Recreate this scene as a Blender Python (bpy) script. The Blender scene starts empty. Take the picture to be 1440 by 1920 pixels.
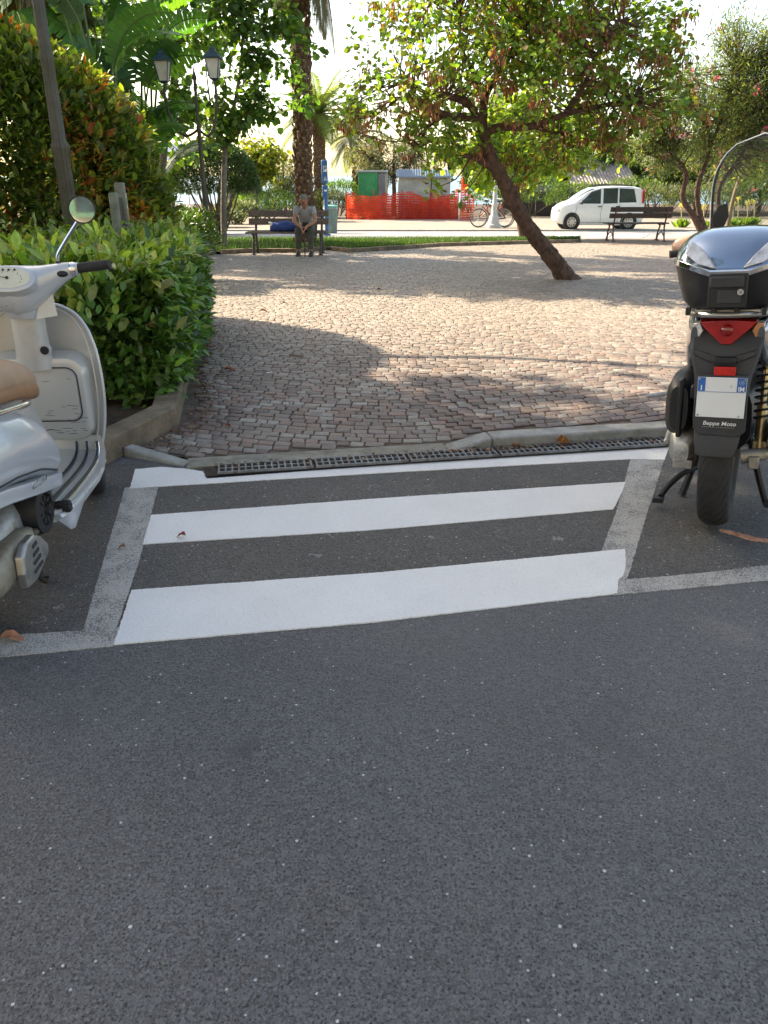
import bpy, bmesh, math, random
import numpy as np
from mathutils import Vector, Matrix, Euler
random.seed(7); rng = np.random.default_rng(7)
S = bpy.context.scene
R = math.radians
PI = math.pi
# ---------------------------------------------------------------- camera
CZ = 1.4
PITCH = math.atan(632/1442.)
cd = bpy.data.cameras.new('camera'); cam = bpy.data.objects.new('camera', cd); S.collection.objects.link(cam)
cam.location = (0, 0, CZ); cam.rotation_euler = (R(90)-PITCH, 0, 0)
cd.sensor_fit = 'VERTICAL'; cd.sensor_height = 36; cd.lens = 36*1442/1920.
cd.clip_start = 0.05; cd.clip_end = 9000
S.camera = cam
S.render.resolution_x = 768; S.render.resolution_y = 1024
# ---------------------------------------------------------------- sky and sun
SUNV = Vector((-1.16, .80, 1.0)).normalized()           # towards the sun
EL = math.asin(SUNV.z); AZ = math.atan2(SUNV.x, SUNV.y)  # clockwise from +Y
w = bpy.data.worlds.new('World'); S.world = w; w.use_nodes = True
nt = w.node_tree; bg = nt.nodes['Background']
sky = nt.nodes.new('ShaderNodeTexSky'); sky.sky_type = 'NISHITA'; sky.sun_disc = False
sky.sun_elevation = EL; sky.sun_rotation = AZ; sky.air_density = .8; sky.dust_density = 1.8; sky.ozone_density = 1.0
nt.links.new(sky.outputs[0], bg.inputs[0]); bg.inputs[1].default_value = 0.15
sl = bpy.data.lights.new('sun', 'SUN'); sl.energy = 4.3; sl.angle = R(.6); sl.color = (1.0, .96, .90)
so = bpy.data.objects.new('sun', sl); S.collection.objects.link(so)
so.rotation_euler = (-SUNV).to_track_quat('-Z', 'Y').to_euler()
S.view_settings.view_transform = 'Standard'; S.view_settings.look = 'None'
S.view_settings.exposure = 1.68; S.view_settings.gamma = 1
S.view_settings.use_white_balance = True; S.view_settings.white_balance_temperature = 8300; S.view_settings.white_balance_tint = 8
# ---------------------------------------------------------------- pixel <-> ground helpers (photograph 1440x1920)
FP = 1442.; sP, cP = math.sin(PITCH), math.cos(PITCH)
YS = [0, 4.6, 12.4, 20, 22, 27, 30, 42, 60]; HS = [1.4, 1.4, 1.5, 1.61, 1.66, 1.78, 1.87, 2.06, 2.2]
def zg(Y): return CZ - float(np.interp(Y, YS, HS))
def ray(px, py):
    u, v = px-720, 960-py
    return (u, FP*cP+v*sP, -FP*sP+v*cP)
def G(px, py, dz=0):
    r = ray(px, py); Y = 5.
    for _ in range(60): Y = .5*Y+.5*min(80, r[1]*(CZ-zg(Y)-dz)/max(-r[2], 1e-3))
    return Vector((r[0]*Y/r[1], Y, zg(Y)+dz))
def at(px, py, Y):
    r = ray(px, py); return Vector((r[0]*Y/r[1], Y, CZ+r[2]*Y/r[1]))
# ---------------------------------------------------------------- materials
def lin(h):
    h = h.lstrip('#'); c = [int(h[i:i+2], 16)/255 for i in (0, 2, 4)]
    return tuple(x/12.92 if x < .04045 else ((x+.055)/1.055)**2.4 for x in c)
class NT:
    def __init__(s, name):
        s.m = bpy.data.materials.new(name); s.m.use_nodes = True; s.t = s.m.node_tree
        s.b = s.t.nodes['Principled BSDF']; s.o = s.t.nodes['Material Output']
        s.tc = s.t.nodes.new('ShaderNodeTexCoord')
    def n(s, ty, **k):
        x = s.t.nodes.new('ShaderNode'+ty)
        for a, b in k.items(): setattr(x, a, b)
        return x
    def l(s, a, b): s.t.links.new(a, b)
    def noise(s, sc, det=4, rough=.55, vec=None, dist=0):
        x = s.n('TexNoise'); x.inputs['Scale'].default_value = sc; x.inputs['Detail'].default_value = det
        x.inputs['Roughness'].default_value = rough; x.inputs['Distortion'].default_value = dist
        s.l(vec or s.tc.outputs['Object'], x.inputs['Vector']); return x.outputs['Fac']
    def vor(s, sc, out='Distance', feat='F1', vec=None):
        x = s.n('TexVoronoi'); x.feature = feat; x.inputs['Scale'].default_value = sc
        s.l(vec or s.tc.outputs['Object'], x.inputs['Vector']); return x.outputs[out]
    def ramp(s, fac, stops):
        x = s.n('ValToRGB'); e = x.color_ramp.elements
        while len(e) < len(stops): e.new(.5)
        for i, (p, c) in enumerate(stops):
            e[i].position = p; e[i].color = (*c, 1) if hasattr(c, '__len__') else (c, c, c, 1)
        s.l(fac, x.inputs[0]); return x.outputs[0]
    def mix(s, fac, a, b, mode='MIX'):
        x = s.n('MixRGB'); x.blend_type = mode
        for i, v in enumerate((fac, a, b)):
            if hasattr(v, 'is_linked') or hasattr(v, 'node'): s.l(v, x.inputs[i])
            elif i == 0: x.inputs[0].default_value = v
            else: x.inputs[i].default_value = (*v, 1) if hasattr(v, '__len__') else (v, v, v, 1)
        return x.outputs[0]
    def math(s, op, a, b=0):
        x = s.n('Math'); x.operation = op
        for i, v in enumerate((a, b)):
            if hasattr(v, 'node'): s.l(v, x.inputs[i])
            else: x.inputs[i].default_value = v
        return x.outputs[0]
    def bump(s, h, d=.01, st=.5):
        x = s.n('Bump'); x.inputs['Distance'].default_value = d; x.inputs['Strength'].default_value = st
        s.l(h, x.inputs['Height']); s.l(x.outputs[0], s.b.inputs['Normal'])
    def col(s, c):
        if hasattr(c, 'node'): s.l(c, s.b.inputs['Base Color'])
        else: s.b.inputs['Base Color'].default_value = (*c, 1)
def mat(name, c, rough=.6, metal=0, var=.25, sc=8, bump=0, bsc=60, coat=0, trans=0, alpha=1, spec=.5, dirt=None):
    M = NT(name); n = M.noise(sc, 5)
    a = tuple(x*(1-var) for x in c); b = tuple(min(1, x*(1+var)) for x in c)
    cc = M.ramp(n, [(.3, a), (.7, b)])
    if dirt:
        cc = M.mix(M.ramp(M.noise(sc*.6, 6, .7), [(.52, 0.), (.72, 1.)]), cc, dirt)
    M.col(cc); M.b.inputs['Roughness'].default_value = rough; M.b.inputs['Metallic'].default_value = metal
    k_ = .25 if rough > .25 else rough*.5; r2 = M.math('MULTIPLY_ADD', M.noise(sc*3, 4), k_); r2.node.inputs[2].default_value = max(0, rough-k_*.5)
    M.l(r2, M.b.inputs['Roughness'])
    if coat: M.b.inputs['Coat Weight'].default_value = coat; M.b.inputs['Coat Roughness'].default_value = .06
    if trans: M.b.inputs['Transmission Weight'].default_value = trans; M.b.inputs['Roughness'].default_value = rough
    if alpha < 1: M.b.inputs['Alpha'].default_value = alpha
    M.b.inputs['Specular IOR Level'].default_value = spec
    if bump: M.bump(M.noise(bsc, 5), bump, .6)
    return M.m
def leaf_mat(name, trans=.35, tint=(1.25, 1.25, .5), rough=.45, spec=.5):
    M = NT(name); a = M.n('Attribute'); a.attribute_name = 'Col'
    c = M.mix(.35, a.outputs['Color'], M.mix(1, a.outputs['Color'], M.ramp(M.noise(30, 3), [(.3, .55), (.7, 1.5)]), 'MULTIPLY'))
    M.col(c); M.b.inputs['Roughness'].default_value = rough; M.b.inputs['Specular IOR Level'].default_value = spec
    t = M.n('BsdfTranslucent'); M.l(M.mix(1, c, tint, 'MULTIPLY'), t.inputs[0])
    mx = M.n('MixShader'); mx.inputs[0].default_value = trans
    M.l(M.b.outputs[0], mx.inputs[1]); M.l(t.outputs[0], mx.inputs[2]); M.l(mx.outputs[0], M.o.inputs[0])
    return M.m
# ---------------------------------------------------------------- object helpers
def link(o, parent=None):
    S.collection.objects.link(o)
    if parent is not None: o.parent = parent
    return o
def tag(o, label=None, cat=None, group=None, kind=None):
    if label: o['label'] = label
    if cat: o['category'] = cat
    if group: o['group'] = group
    if kind: o['kind'] = kind
    return o
def empty(name, loc=(0, 0, 0), rz=0, label=None, cat=None, group=None):
    o = bpy.data.objects.new(name, None); o.empty_display_size = .1; link(o)
    o.location = loc; o.rotation_euler = (0, 0, rz); return tag(o, label, cat, group)
def copy_tree(o, parent=None):
    c = o.copy(); S.collection.objects.link(c)
    if parent is not None: c.parent = parent
    for ch in list(o.children): copy_tree(ch, c)
    return c
def frame_pts(pts):
    P = [Vector(p) for p in pts]; T = []
    for i in range(len(P)):
        t = (P[min(i+1, len(P)-1)]-P[max(i-1, 0)])
        T.append(t.normalized() if t.length > 1e-9 else Vector((0, 0, 1)))
    u = T[0].orthogonal().normalized(); U = [u]
    for i in range(1, len(P)):
        u = u - T[i]*u.dot(T[i]); u = u.normalized() if u.length > 1e-6 else T[i].orthogonal().normalized(); U.append(u)
    return P, T, U
class MB:
    def __init__(s): s.v = []; s.f = []; s.mi = []
    def add(s, v, f, m=0):
        o = len(s.v); s.v += [tuple(p) for p in v]; s.f += [tuple(i+o for i in q) for q in f]; s.mi += [m]*len(f); return s
    def box(s, c, sz, rot=None, m=0):
        h = [x/2 for x in sz]; vs = []
        for z in (-1, 1):
            for y in (-1, 1):
                for x in (-1, 1):
                    p = Vector((x*h[0], y*h[1], z*h[2]))
                    if rot is not None: p = (rot if isinstance(rot, Matrix) else Euler(rot).to_matrix()) @ p
                    vs.append(p+Vector(c))
        return s.add(vs, [(0, 2, 3, 1), (4, 5, 7, 6), (0, 1, 5, 4), (2, 6, 7, 3), (0, 4, 6, 2), (1, 3, 7, 5)], m)
    def loft(s, rings, caps=True, m=0, closed=True):
        n = len(rings[0]); vs = [p for r in rings for p in r]; fs = []
        for i in range(len(rings)-1):
            for j in range(n if closed else n-1):
                k = (j+1) % n; fs.append((i*n+j, i*n+k, (i+1)*n+k, (i+1)*n+j))
        if caps: fs.append(tuple(range(n-1, -1, -1))); fs.append(tuple((len(rings)-1)*n+j for j in range(n)))
        return s.add(vs, fs, m)
    def tube(s, pts, r, n=8, m=0, flat=1, caps=True):
        P, T, U = frame_pts(pts); rings = []
        for i, p in enumerate(P):
            rr = r[i] if hasattr(r, '__len__') else r; w_ = T[i].cross(U[i])
            rings.append([p+U[i]*(rr*math.cos(2*PI*j/n))+w_*(rr*flat*math.sin(2*PI*j/n)) for j in range(n)])
        return s.loft(rings, caps, m)
    def cyl(s, a, b, r, r2=None, n=20, m=0):
        return s.tube([a, b], [r, r if r2 is None else r2], n, m)
    def lathe(s, prof, o=(0, 0, 0), axis='z', n=24, m=0):
        rings = []
        for (r, h) in prof:
            ring = []
            for j in range(n):
                a = 2*PI*j/n; x, y = r*math.cos(a), r*math.sin(a)
                p = {'z': (x, y, h), 'y': (x, h, y), 'x': (h, x, y)}[axis]
                ring.append(Vector(p)+Vector(o))
            rings.append(ring)
        return s.loft(rings, True, m)
    def sph(s, c, r, nu=16, nv=10, m=0):
        if not hasattr(r, '__len__'): r = (r, r, r)
        rings = []
        for i in range(nv+1):
            a = PI*i/nv; a = min(max(a, .02), PI-.02)
            rings.append([Vector((c[0]+r[0]*math.sin(a)*math.cos(2*PI*j/nu), c[1]+r[1]*math.sin(a)*math.sin(2*PI*j/nu), c[2]-r[2]*math.cos(a))) for j in range(nu)])
        return s.loft(rings, True, m)
    def torus(s, c, R_, r, axis='y', nu=40, nv=14, m=0, sq=1, a0=0, a1=2*PI):
        full = abs(a1-a0-2*PI) < 1e-6; rings = []
        for i in range(nu+(0 if full else 1)):
            a = a0+(a1-a0)*i/nu; ring = []
            for j in range(nv):
                b = 2*PI*j/nv; cb, sb = math.cos(b), math.sin(b)
                cb = math.copysign(abs(cb)**sq, cb); sb = math.copysign(abs(sb)**sq, sb)
                rr = R_+(r if not hasattr(r, '__len__') else r[0])*cb; h = (r if not hasattr(r, '__len__') else r[1])*sb
                x, z = rr*math.cos(a), rr*math.sin(a)
                p = {'y': (x, h, z), 'z': (x, z, h), 'x': (h, x, z)}[axis]; ring.append(Vector(p)+Vector(c))
            rings.append(ring)
        if full: rings.append(rings[0])
        return s.loft(rings, not full, m)
    def prism(s, poly, vec, m=0):
        n = len(poly); P = [Vector(p) for p in poly]; Q = [p+Vector(vec) for p in P]
        return s.add(P+Q, [tuple(range(n-1, -1, -1)), tuple(range(n, 2*n))]+[(i, (i+1) % n, n+(i+1) % n, n+i) for i in range(n)], m)
    def build(s, name, mats, parent=None, smooth=True, bevel=0, ang=40, sub=0, fix=True):
        me = bpy.data.meshes.new(name); me.from_pydata(s.v, [], s.f)
        if not hasattr(mats, '__len__'): mats = [mats]
        for m in mats: me.materials.append(m)
        if len(mats) > 1: me.polygons.foreach_set('material_index', s.mi)
        if fix and len(s.v) < 60000:
            bm = bmesh.new(); bm.from_mesh(me)
            if sub: bmesh.ops.remove_doubles(bm, verts=bm.verts, dist=1e-5)
            bmesh.ops.recalc_face_normals(bm, faces=bm.faces); bm.to_mesh(me); bm.free()
        if smooth:
            me.polygons.foreach_set('use_smooth', [True]*len(me.polygons)); me.set_sharp_from_angle(angle=R(ang))
        o = bpy.data.objects.new(name, me); link(o, parent)
        if bevel:
            b = o.modifiers.new('b', 'BEVEL'); b.width = bevel; b.segments = 2; b.limit_method = 'ANGLE'; b.angle_limit = R(40)
        if sub:
            q = o.modifiers.new('s', 'SUBSURF'); q.levels = sub; q.render_levels = sub
        return o
def vmesh(name, V_, F_, m, parent=None, cols=None, smooth=False):
    """numpy mesh: V (n,3), F (k,4) quads, per-vertex colours"""
    me = bpy.data.meshes.new(name); V_ = np.asarray(V_, np.float32); F_ = np.asarray(F_, np.int32); k = F_.shape[1]
    me.vertices.add(len(V_)); me.vertices.foreach_set('co', V_.ravel())
    me.loops.add(F_.size); me.loops.foreach_set('vertex_index', F_.ravel())
    me.polygons.add(len(F_)); me.polygons.foreach_set('loop_start', np.arange(len(F_), dtype=np.int32)*k)
    me.polygons.foreach_set('loop_total', np.full(len(F_), k, np.int32))
    me.materials.append(m)
    if smooth: me.polygons.foreach_set('use_smooth', np.ones(len(F_), bool))
    if cols is not None:
        a = me.color_attributes.new('Col', 'FLOAT_COLOR', 'POINT')
        c4 = np.ones((len(V_), 4), np.float32); c4[:, :3] = cols; a.data.foreach_set('color', c4.ravel())
    me.update(calc_edges=True); me.validate()
    o = bpy.data.objects.new(name, me); return link(o, parent)
def nrm(a): return a/np.maximum(np.linalg.norm(a, axis=1, keepdims=True), 1e-9)
LEAF = {  # x along, y across, z up; faces are quads
 'oval': ([(0, 0, 0), (.5, 0, -.03), (1, 0, -.12), (.28, .20, .04), (.68, .19, .02), (.28, -.20, .04), (.68, -.19, .02)]),
 'slim': ([(0, 0, 0), (.5, 0, .0), (1, 0, -.10), (.3, .10, .02), (.7, .09, .0), (.3, -.10, .02), (.7, -.09, .0)]),
 'round': ([(0, 0, 0), (.5, 0, -.04), (1, 0, -.10), (.12, .42, .06), (.68, .42, .0), (.12, -.42, .06), (.68, -.42, .0)]),
}
LF = [(0, 3, 4, 1), (1, 4, 2, 2), (0, 1, 6, 5), (1, 2, 2, 6)]
def foliage(name, P, D, N, size, cols, m, parent=None, shape='oval'):
    T = np.array(LEAF[shape]); k = len(T); n = len(P)
    D = nrm(D); Sd = nrm(np.cross(N, D)); N = nrm(np.cross(D, Sd)); size = np.broadcast_to(np.asarray(size, float), (n,))
    V_ = P[:, None, :]+size[:, None, None]*(T[None, :, 0:1]*D[:, None]+T[None, :, 1:2]*Sd[:, None]+T[None, :, 2:3]*N[:, None])
    # quads: (0,3,4,1) and tip triangles written as quads through the same rim
    q = np.array([(0, 3, 4, 1), (0, 1, 6, 5)]); tri = np.array([(1, 4, 2), (1, 2, 6)])
    base = (np.arange(n)*k)[:, None, None]
    FQ = (q[None]+base).reshape(-1, 4); FT = (tri[None]+base).reshape(-1, 3)
    me = bpy.data.meshes.new(name); V2 = V_.reshape(-1, 3).astype(np.float32)
    me.vertices.add(len(V2)); me.vertices.foreach_set('co', V2.ravel())
    L_ = np.concatenate([FQ.ravel(), FT.ravel()]).astype(np.int32)
    me.loops.add(len(L_)); me.loops.foreach_set('vertex_index', L_)
    st = np.concatenate([np.arange(len(FQ))*4, len(FQ)*4+np.arange(len(FT))*3]).astype(np.int32)
    tot = np.concatenate([np.full(len(FQ), 4), np.full(len(FT), 3)]).astype(np.int32)
    me.polygons.add(len(st)); me.polygons.foreach_set('loop_start', st); me.polygons.foreach_set('loop_total', tot)
    me.polygons.foreach_set('use_smooth', np.ones(len(st), bool))
    me.materials.append(m)
    a = me.color_attributes.new('Col', 'FLOAT_COLOR', 'POINT'); c4 = np.ones((len(V2), 4), np.float32)
    c4[:, :3] = np.repeat(cols, k, axis=0); a.data.foreach_set('color', c4.ravel()); me.update(calc_edges=True)
    o = bpy.data.objects.new(name, me); return link(o, parent)
def palette(n, pal, jit=.25, r=None):
    r = r or rng; wts = np.array([p[1] for p in pal], float); wts /= wts.sum()
    c = np.array([p[0] for p in pal])[r.choice(len(pal), n, p=wts)]
    return np.clip(c*(1+jit*r.normal(size=(n, 1)))*(1+.08*r.normal(size=(n, 3))), .004, 1)
def rdir(n): return nrm(rng.normal(size=(n, 3)))
def catmull(pts, n=6):
    P = [Vector(p) for p in pts]; out = []
    for i in range(len(P)-1):
        a, b, c, d = P[max(i-1, 0)], P[i], P[i+1], P[min(i+2, len(P)-1)]
        for k in range(n):
            t = k/n; out.append(.5*((2*b)+(c-a)*t+(2*a-5*b+4*c-d)*t*t+(3*b-a-3*c+d)*t**3))
    out.append(P[-1]); return out
def text(body, size, m, parent, loc, rot, ext=.001, name='lettering', sx=1, shear=0, bold=0):
    cu = bpy.data.curves.new(name, 'FONT'); cu.body = body; cu.size = size; cu.extrude = ext; cu.align_x = 'CENTER'; cu.align_y = 'CENTER'
    cu.shear = shear; cu.offset = bold
    t = bpy.data.objects.new(name+'_curve', cu); S.collection.objects.link(t)
    me = bpy.data.meshes.new_from_object(t); me.name = name; bpy.data.objects.remove(t); bpy.data.curves.remove(cu)
    me.materials.clear(); me.materials.append(m)
    o = bpy.data.objects.new(name, me); link(o, parent); o.location = loc
    o.rotation_euler = rot if not isinstance(rot, Matrix) else rot.to_euler(); o.scale = (sx, 1, 1); return o
# ================================================================ SETTING
def asphalt_mat(name, base, brown, far=False):
    M = NT(name); n1 = M.noise(1.1, 4, .6); n2 = M.noise(165, 3, .6, dist=.5); v = M.vor(105, 'Color'); sep = M.n('SeparateColor'); M.l(v, sep.inputs[0])
    vd = M.vor(105)
    c = M.ramp(n1, [(.35, tuple(x*.88 for x in base)), (.68, tuple(x*1.15 for x in base))])
    c = M.mix(M.ramp(M.noise(.55, 5, .6, dist=.6), [(.50, 0.), (.64, .75)]), c, brown)
    c = M.mix(.55, c, M.mix(1, c, M.ramp(sep.outputs[0], [(0, .55), (1, 1.75)]), 'MULTIPLY'))
    c = M.mix(M.ramp(n2, [(.38, 1.), (.44, 0.)]), c, tuple(x*.18 for x in base))
    c = M.mix(M.ramp(n2, [(.56, 0.), (.66, .8)]), c, tuple(x*2.0 for x in base))
    c = M.mix(M.ramp(M.noise(1.9, 5, .65, dist=.8), [(.60, 0.), (.70, .38)]), c, tuple(x*.45 for x in base))   # old oil stains
    # sparse pale stones in the aggregate
    v2 = M.vor(95, 'Color'); s2 = M.n('SeparateColor'); M.l(v2, s2.inputs[0]); d2 = M.vor(95)
    m_ = M.math('MULTIPLY', M.math('GREATER_THAN', s2.outputs[0], .988), M.math('LESS_THAN', d2, M.math('MULTIPLY', s2.outputs[1], .42)))
    c = M.mix(m_, c, (.55, .55, .54))
    m3 = M.math('MULTIPLY', M.math('GREATER_THAN', sep.outputs[1], .989), M.math('LESS_THAN', vd, .33))
    c = M.mix(m3, c, (.42, .42, .42))
    if far:                                        # chalky scratches left by old kerb stones and stands
        rl = M.math('ABSOLUTE', M.math('SUBTRACT', M.noise(2.2, 3, .6, dist=1.5), .5)); ms = M.math('MULTIPLY', M.math('LESS_THAN', rl, .006), M.math('GREATER_THAN', M.noise(9, 3, .6), .60))
        c = M.mix(M.math('MULTIPLY', ms, M.ramp(M.noise(160, 2), [(.42, 0.), (.55, .75)])), c, (.36, .35, .33))
    else: c = M.mix(M.ramp(M.noise(.35, 3, .5), [(.42, 0.), (.62, .30)]), c, (.17, .165, .16))
    M.col(c); M.b.inputs['Roughness'].default_value = .62; M.b.inputs['Specular IOR Level'].default_value = .45
    M.bump(M.mix(.6, vd, n2), .008, 1.)
    return M.m
m_asph = asphalt_mat('asphalt', (.094, .0935, .0985), (.100, .092, .086))
m_asph2 = asphalt_mat('worn_asphalt', (.084, .078, .074), (.068, .060, .054), True)
m_far = mat('far_asphalt', (.25, .25, .26), .8, sc=1.2, var=.15, bump=.004)
m_pav = mat('far_paving', (.27, .225, .185), .8, sc=1.0, var=.15, bump=.004)
m_soil = mat('soil', (.075, .045, .03), .95, sc=14, var=.5, bump=.02, bsc=40)
m_bed = mat('joint_dirt', (.125, .095, .075), .95, sc=9, var=.5, bump=.006, bsc=90, dirt=(.12, .08, .05))
m_kerb = mat('kerb_stone', (.20, .15, .10), .9, sc=7, var=.42, bump=.022, bsc=38, dirt=(.085, .075, .045))
m_kerb2 = mat('grey_kerb_stone', (.30, .30, .285), .8, sc=11, var=.22, bump=.010, bsc=70, dirt=(.17, .17, .12))
def sett_mat():
    M = NT('porphyry_sett'); a = M.n('Attribute'); a.attribute_name = 'Col'
    n = M.noise(38, 5, .65)
    c = M.mix(1, a.outputs['Color'], M.ramp(n, [(.25, .6), (.75, 1.4)]), 'MULTIPLY')
    c = M.mix(M.ramp(M.noise(.9, 4, .6), [(.45, 0.), (.7, .35)]), c, (.30, .26, .215))
    M.col(c); M.b.inputs['Roughness'].default_value = .60; M.b.inputs['Specular IOR Level'].default_value = .4
    M.bump(M.noise(60, 6, .7), .006, .7); return M.m
m_sett = sett_mat()
def sheet(name, xs, yf, yb, dz, m, dy=.5, kind='structure', zf=None):
    vs, fs = [], []; ny = max(2, int(max(yb(x)-yf(x) for x in xs)/dy)+1)
    for i, x in enumerate(xs):
        for j in range(ny+1):
            y = yf(x)+(yb(x)-yf(x))*j/ny
            vs.append((x, y, zg(y)+dz+(zf(x, y) if zf else 0)))
    for i in range(len(xs)-1):
        for j in range(ny):
            a = i*(ny+1)+j; fs.append((a, a+ny+1, a+ny+2, a+1))
    b = MB(); b.add(vs, fs); o = b.build(name, m, smooth=True, fix=False)
    return tag(o, kind=kind)
ip = lambda pts: (lambda x: float(np.interp(x, [p[0] for p in pts], [p[1] for p in pts])))
FL0 = G(385, 879); FL1 = G(1262, 824); slope = (FL1.y-FL0.y)/(FL1.x-FL0.x)
def fr(x): return FL0.y+slope*(x-FL0.x)            # far edge of the drain, front edge of the square
dfr = Vector((1, slope, 0)).normalized(); nfr = Vector((-dfr.y, dfr.x, 0))
def rise(x, y):                                     # the square stands a little above the road on the right
    t = min(1, max(0, (x-.05)/.95)); t = t*t*(3-2*t); u = min(1, max(0, (9-y)/4)); return .055*t*u
PK = [G(195, 874), G(336, 797), G(357, 700), G(381, 610)]; PK += [Vector((-2.75, 12.0, zg(12))), Vector((-3.9, 17.3, zg(17.3)))]
sheet('ground', [-220, -60, -20, 0, 20, 60, 220], lambda x: -25, lambda x: 70, -.06, m_soil, 2.5)
sheet('road', list(np.linspace(-30, 30, 61)), lambda x: -20, lambda x: fr(x)+.15 if x > -1.5 else 4.0, 0, m_asph, .5)
# parking bays with older, browner asphalt, in front of the kerb
b0 = [G(-400, 1240), G(0, 1205), G(215, 1190), G(1158, 1100), G(1440, 1076), G(1900, 1035)]
byf = ip([(p.x, p.y) for p in b0])
sheet('parking_bay_asphalt', list(np.linspace(b0[0].x, b0[-1].x, 40)), byf, lambda x: min(fr(x) if x > -1.2 else 3.85, fr(x)+.15) if x > -1.6 else 3.8, .0015, m_asph2, .3)
# cobbled square
bk = [(417, 477), (479, 474), (563, 474), (616, 469), (656, 474), (756, 468), (820, 463), (1090, 455)]
BK = [G(*p) for p in bk]; byk = ip([(-6, BK[0].y)]+[(p.x, p.y) for p in BK]+[(5.8, 20.5), (14, 21.0)])
XS = list(np.linspace(-5, -1, 17))+list(np.linspace(-.9, 2.5, 120))+list(np.linspace(2.7, 14, 46))
sheet('square_bed', XS, lambda x: fr(x)+.10 if x > -1.0 else (3.95 if x > -1.9 else 6), byk, -.002, m_bed, .3, zf=rise)
m_bare = mat('bare_ground', (.17, .125, .095), .95, sc=3, var=.3, bump=.02)
sheet('bare_ground', list(np.linspace(5.0, 16, 20)), lambda x: byk(x)-.1, lambda x: 23.6, .004, m_bare)
sheet('far_road', list(np.linspace(-40, 60, 30)), lambda x: 22.0, lambda x: 29.4, -.004, m_far)
sheet('far_pavement', list(np.linspace(-40, 60, 30)), lambda x: 29.55, lambda x: 44, .03, m_pav)
b = MB()
for x0 in np.arange(-30, 45, 1.5): b.box((x0+.75, 29.47, zg(29.47)-.03), (1.485, .16, .16))
tag(b.build('far_kerb', m_kerb2, bevel=.01), kind='structure')
def setts():
    V_, F_, C_ = [], [], []; rr = random.Random(3)
    pal = [((.165, .118, .102), 5), ((.195, .155, .138), 4), ((.23, .205, .185), 3), ((.215, .145, .118), 3), ((.135, .10, .092), 2), ((.27, .245, .215), 1.)]
    W = 3.3; wy = .077
    def off(x):
        t = ((x-.15)/W+.5) % 1.0; t = t*2-1; return .42*abs(t)**1.7
    def mp(u, v): return u, v+off(u)
    kx = ip([(p.y, p.x) for p in PK])
    for k in range(int(3/wy), int(23/wy)):
        u = -5+rr.random()*.1; y0 = k*wy
        while u < 13:
            wd = rr.uniform(.068, .115); a, b_ = u+.004, u+wd-.004; u += wd
            xm, ym = mp((a+b_)/2, y0)
            if ym < 3.9 or ym > 22: continue
            if xm < kx(ym)+.09 or ym < fr(xm)+.17 or ym > byk(xm)-.12: continue
            if abs(xm) > .62*ym+.6: continue
            h = wy-.008; j = lambda s=.005: rr.uniform(-s, s)
            t1, t2 = rr.uniform(-.035, .035), rr.uniform(-.035, .035); dz = .0075+rr.uniform(-.002, .0025)
            cs = []
            for (uu, vv) in ((a, y0), (b_, y0), (b_, y0+h), (a, y0+h)):
                x, y = mp(uu+j(), vv+j()); cs.append((x, y))
            cx = sum(c[0] for c in cs)/4; cy = sum(c[1] for c in cs)/4
            base = zg(cy)+rise(cx, cy); o = len(V_)
            for sc, zz in ((1, -.012), (.985, .80), (.91, 1)):
                for (x, y) in cs:
                    X, Y = cx+(x-cx)*sc, cy+(y-cy)*sc
                    z = base+(zz if zz < 0 else dz*zz)+t1*(X-cx)*.6+t2*(Y-cy)*.6+(zg(Y)-zg(cy)); V_.append((X, Y, z))
            for r0 in (0, 4):
                for q in range(4): F_.append((o+r0+q, o+r0+(q+1) % 4, o+r0+4+(q+1) % 4, o+r0+4+q))
            F_.append((o+8, o+9, o+10, o+11))
            c = rr.choices([p[0] for p in pal], [p[1] for p in pal])[0]; g = rr.uniform(.8, 1.2)
            w1 = min(1, max(0, (ym-5)/4)); c = [x*(1-w1*.65)+y*w1*.65 for x, y in zip(c, (.34, .285, .235))]  # farther stones turn paler: the sunlit part put into their colour
            C_ += [[x*g for x in c]]*12
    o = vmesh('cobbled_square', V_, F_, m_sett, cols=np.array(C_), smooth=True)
    o.data.set_sharp_from_angle(angle=R(50)); tag(o, kind='structure'); print('setts', len(V_)//12)
setts()
def kerb_run(name, path, w_, h, m, seg=.9, dz=-.05, side=1, taper=None, jit=.006):
    """stones along a path; the path is the foot of the face, stones lie to the left (side=1)"""
    b = MB(); P = [Vector(p) for p in path]
    for i in range(len(P)-1):
        a, c = P[i], P[i+1]; L = (c-a).length; n = max(1, round(L/seg)); d = (c-a)/n
        for k in range(n):
            p = a+d*k+d.normalized()*.003; q = a+d*(k+1)-d.normalized()*.003; s_ = Vector((-d.y, d.x, 0)).normalized()*side*w_
            hh = h+random.uniform(-jit, jit); h0 = h1 = hh
            if taper: h0 = taper(p); h1 = taper(q)
            vs = [p+Vector((0, 0, dz)), q+Vector((0, 0, dz)), q+s_+Vector((0, 0, dz)), p+s_+Vector((0, 0, dz)),
                  p+Vector((0, 0, h0)), q+Vector((0, 0, h1)), q+s_+Vector((0, 0, h1)), p+s_+Vector((0, 0, h0))]
            b.add(vs, [(0, 1, 5, 4), (1, 2, 6, 5), (2, 3, 7, 6), (3, 0, 4, 7), (4, 5, 6, 7), (3, 2, 1, 0)])
    return tag(b.build(name, m, bevel=.012, smooth=True), kind='structure')
kerb_run('planter_kerb', [Vector((-4.2, 3.45, 0))]+PK, .15, .13, m_kerb, 1.1)
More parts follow.
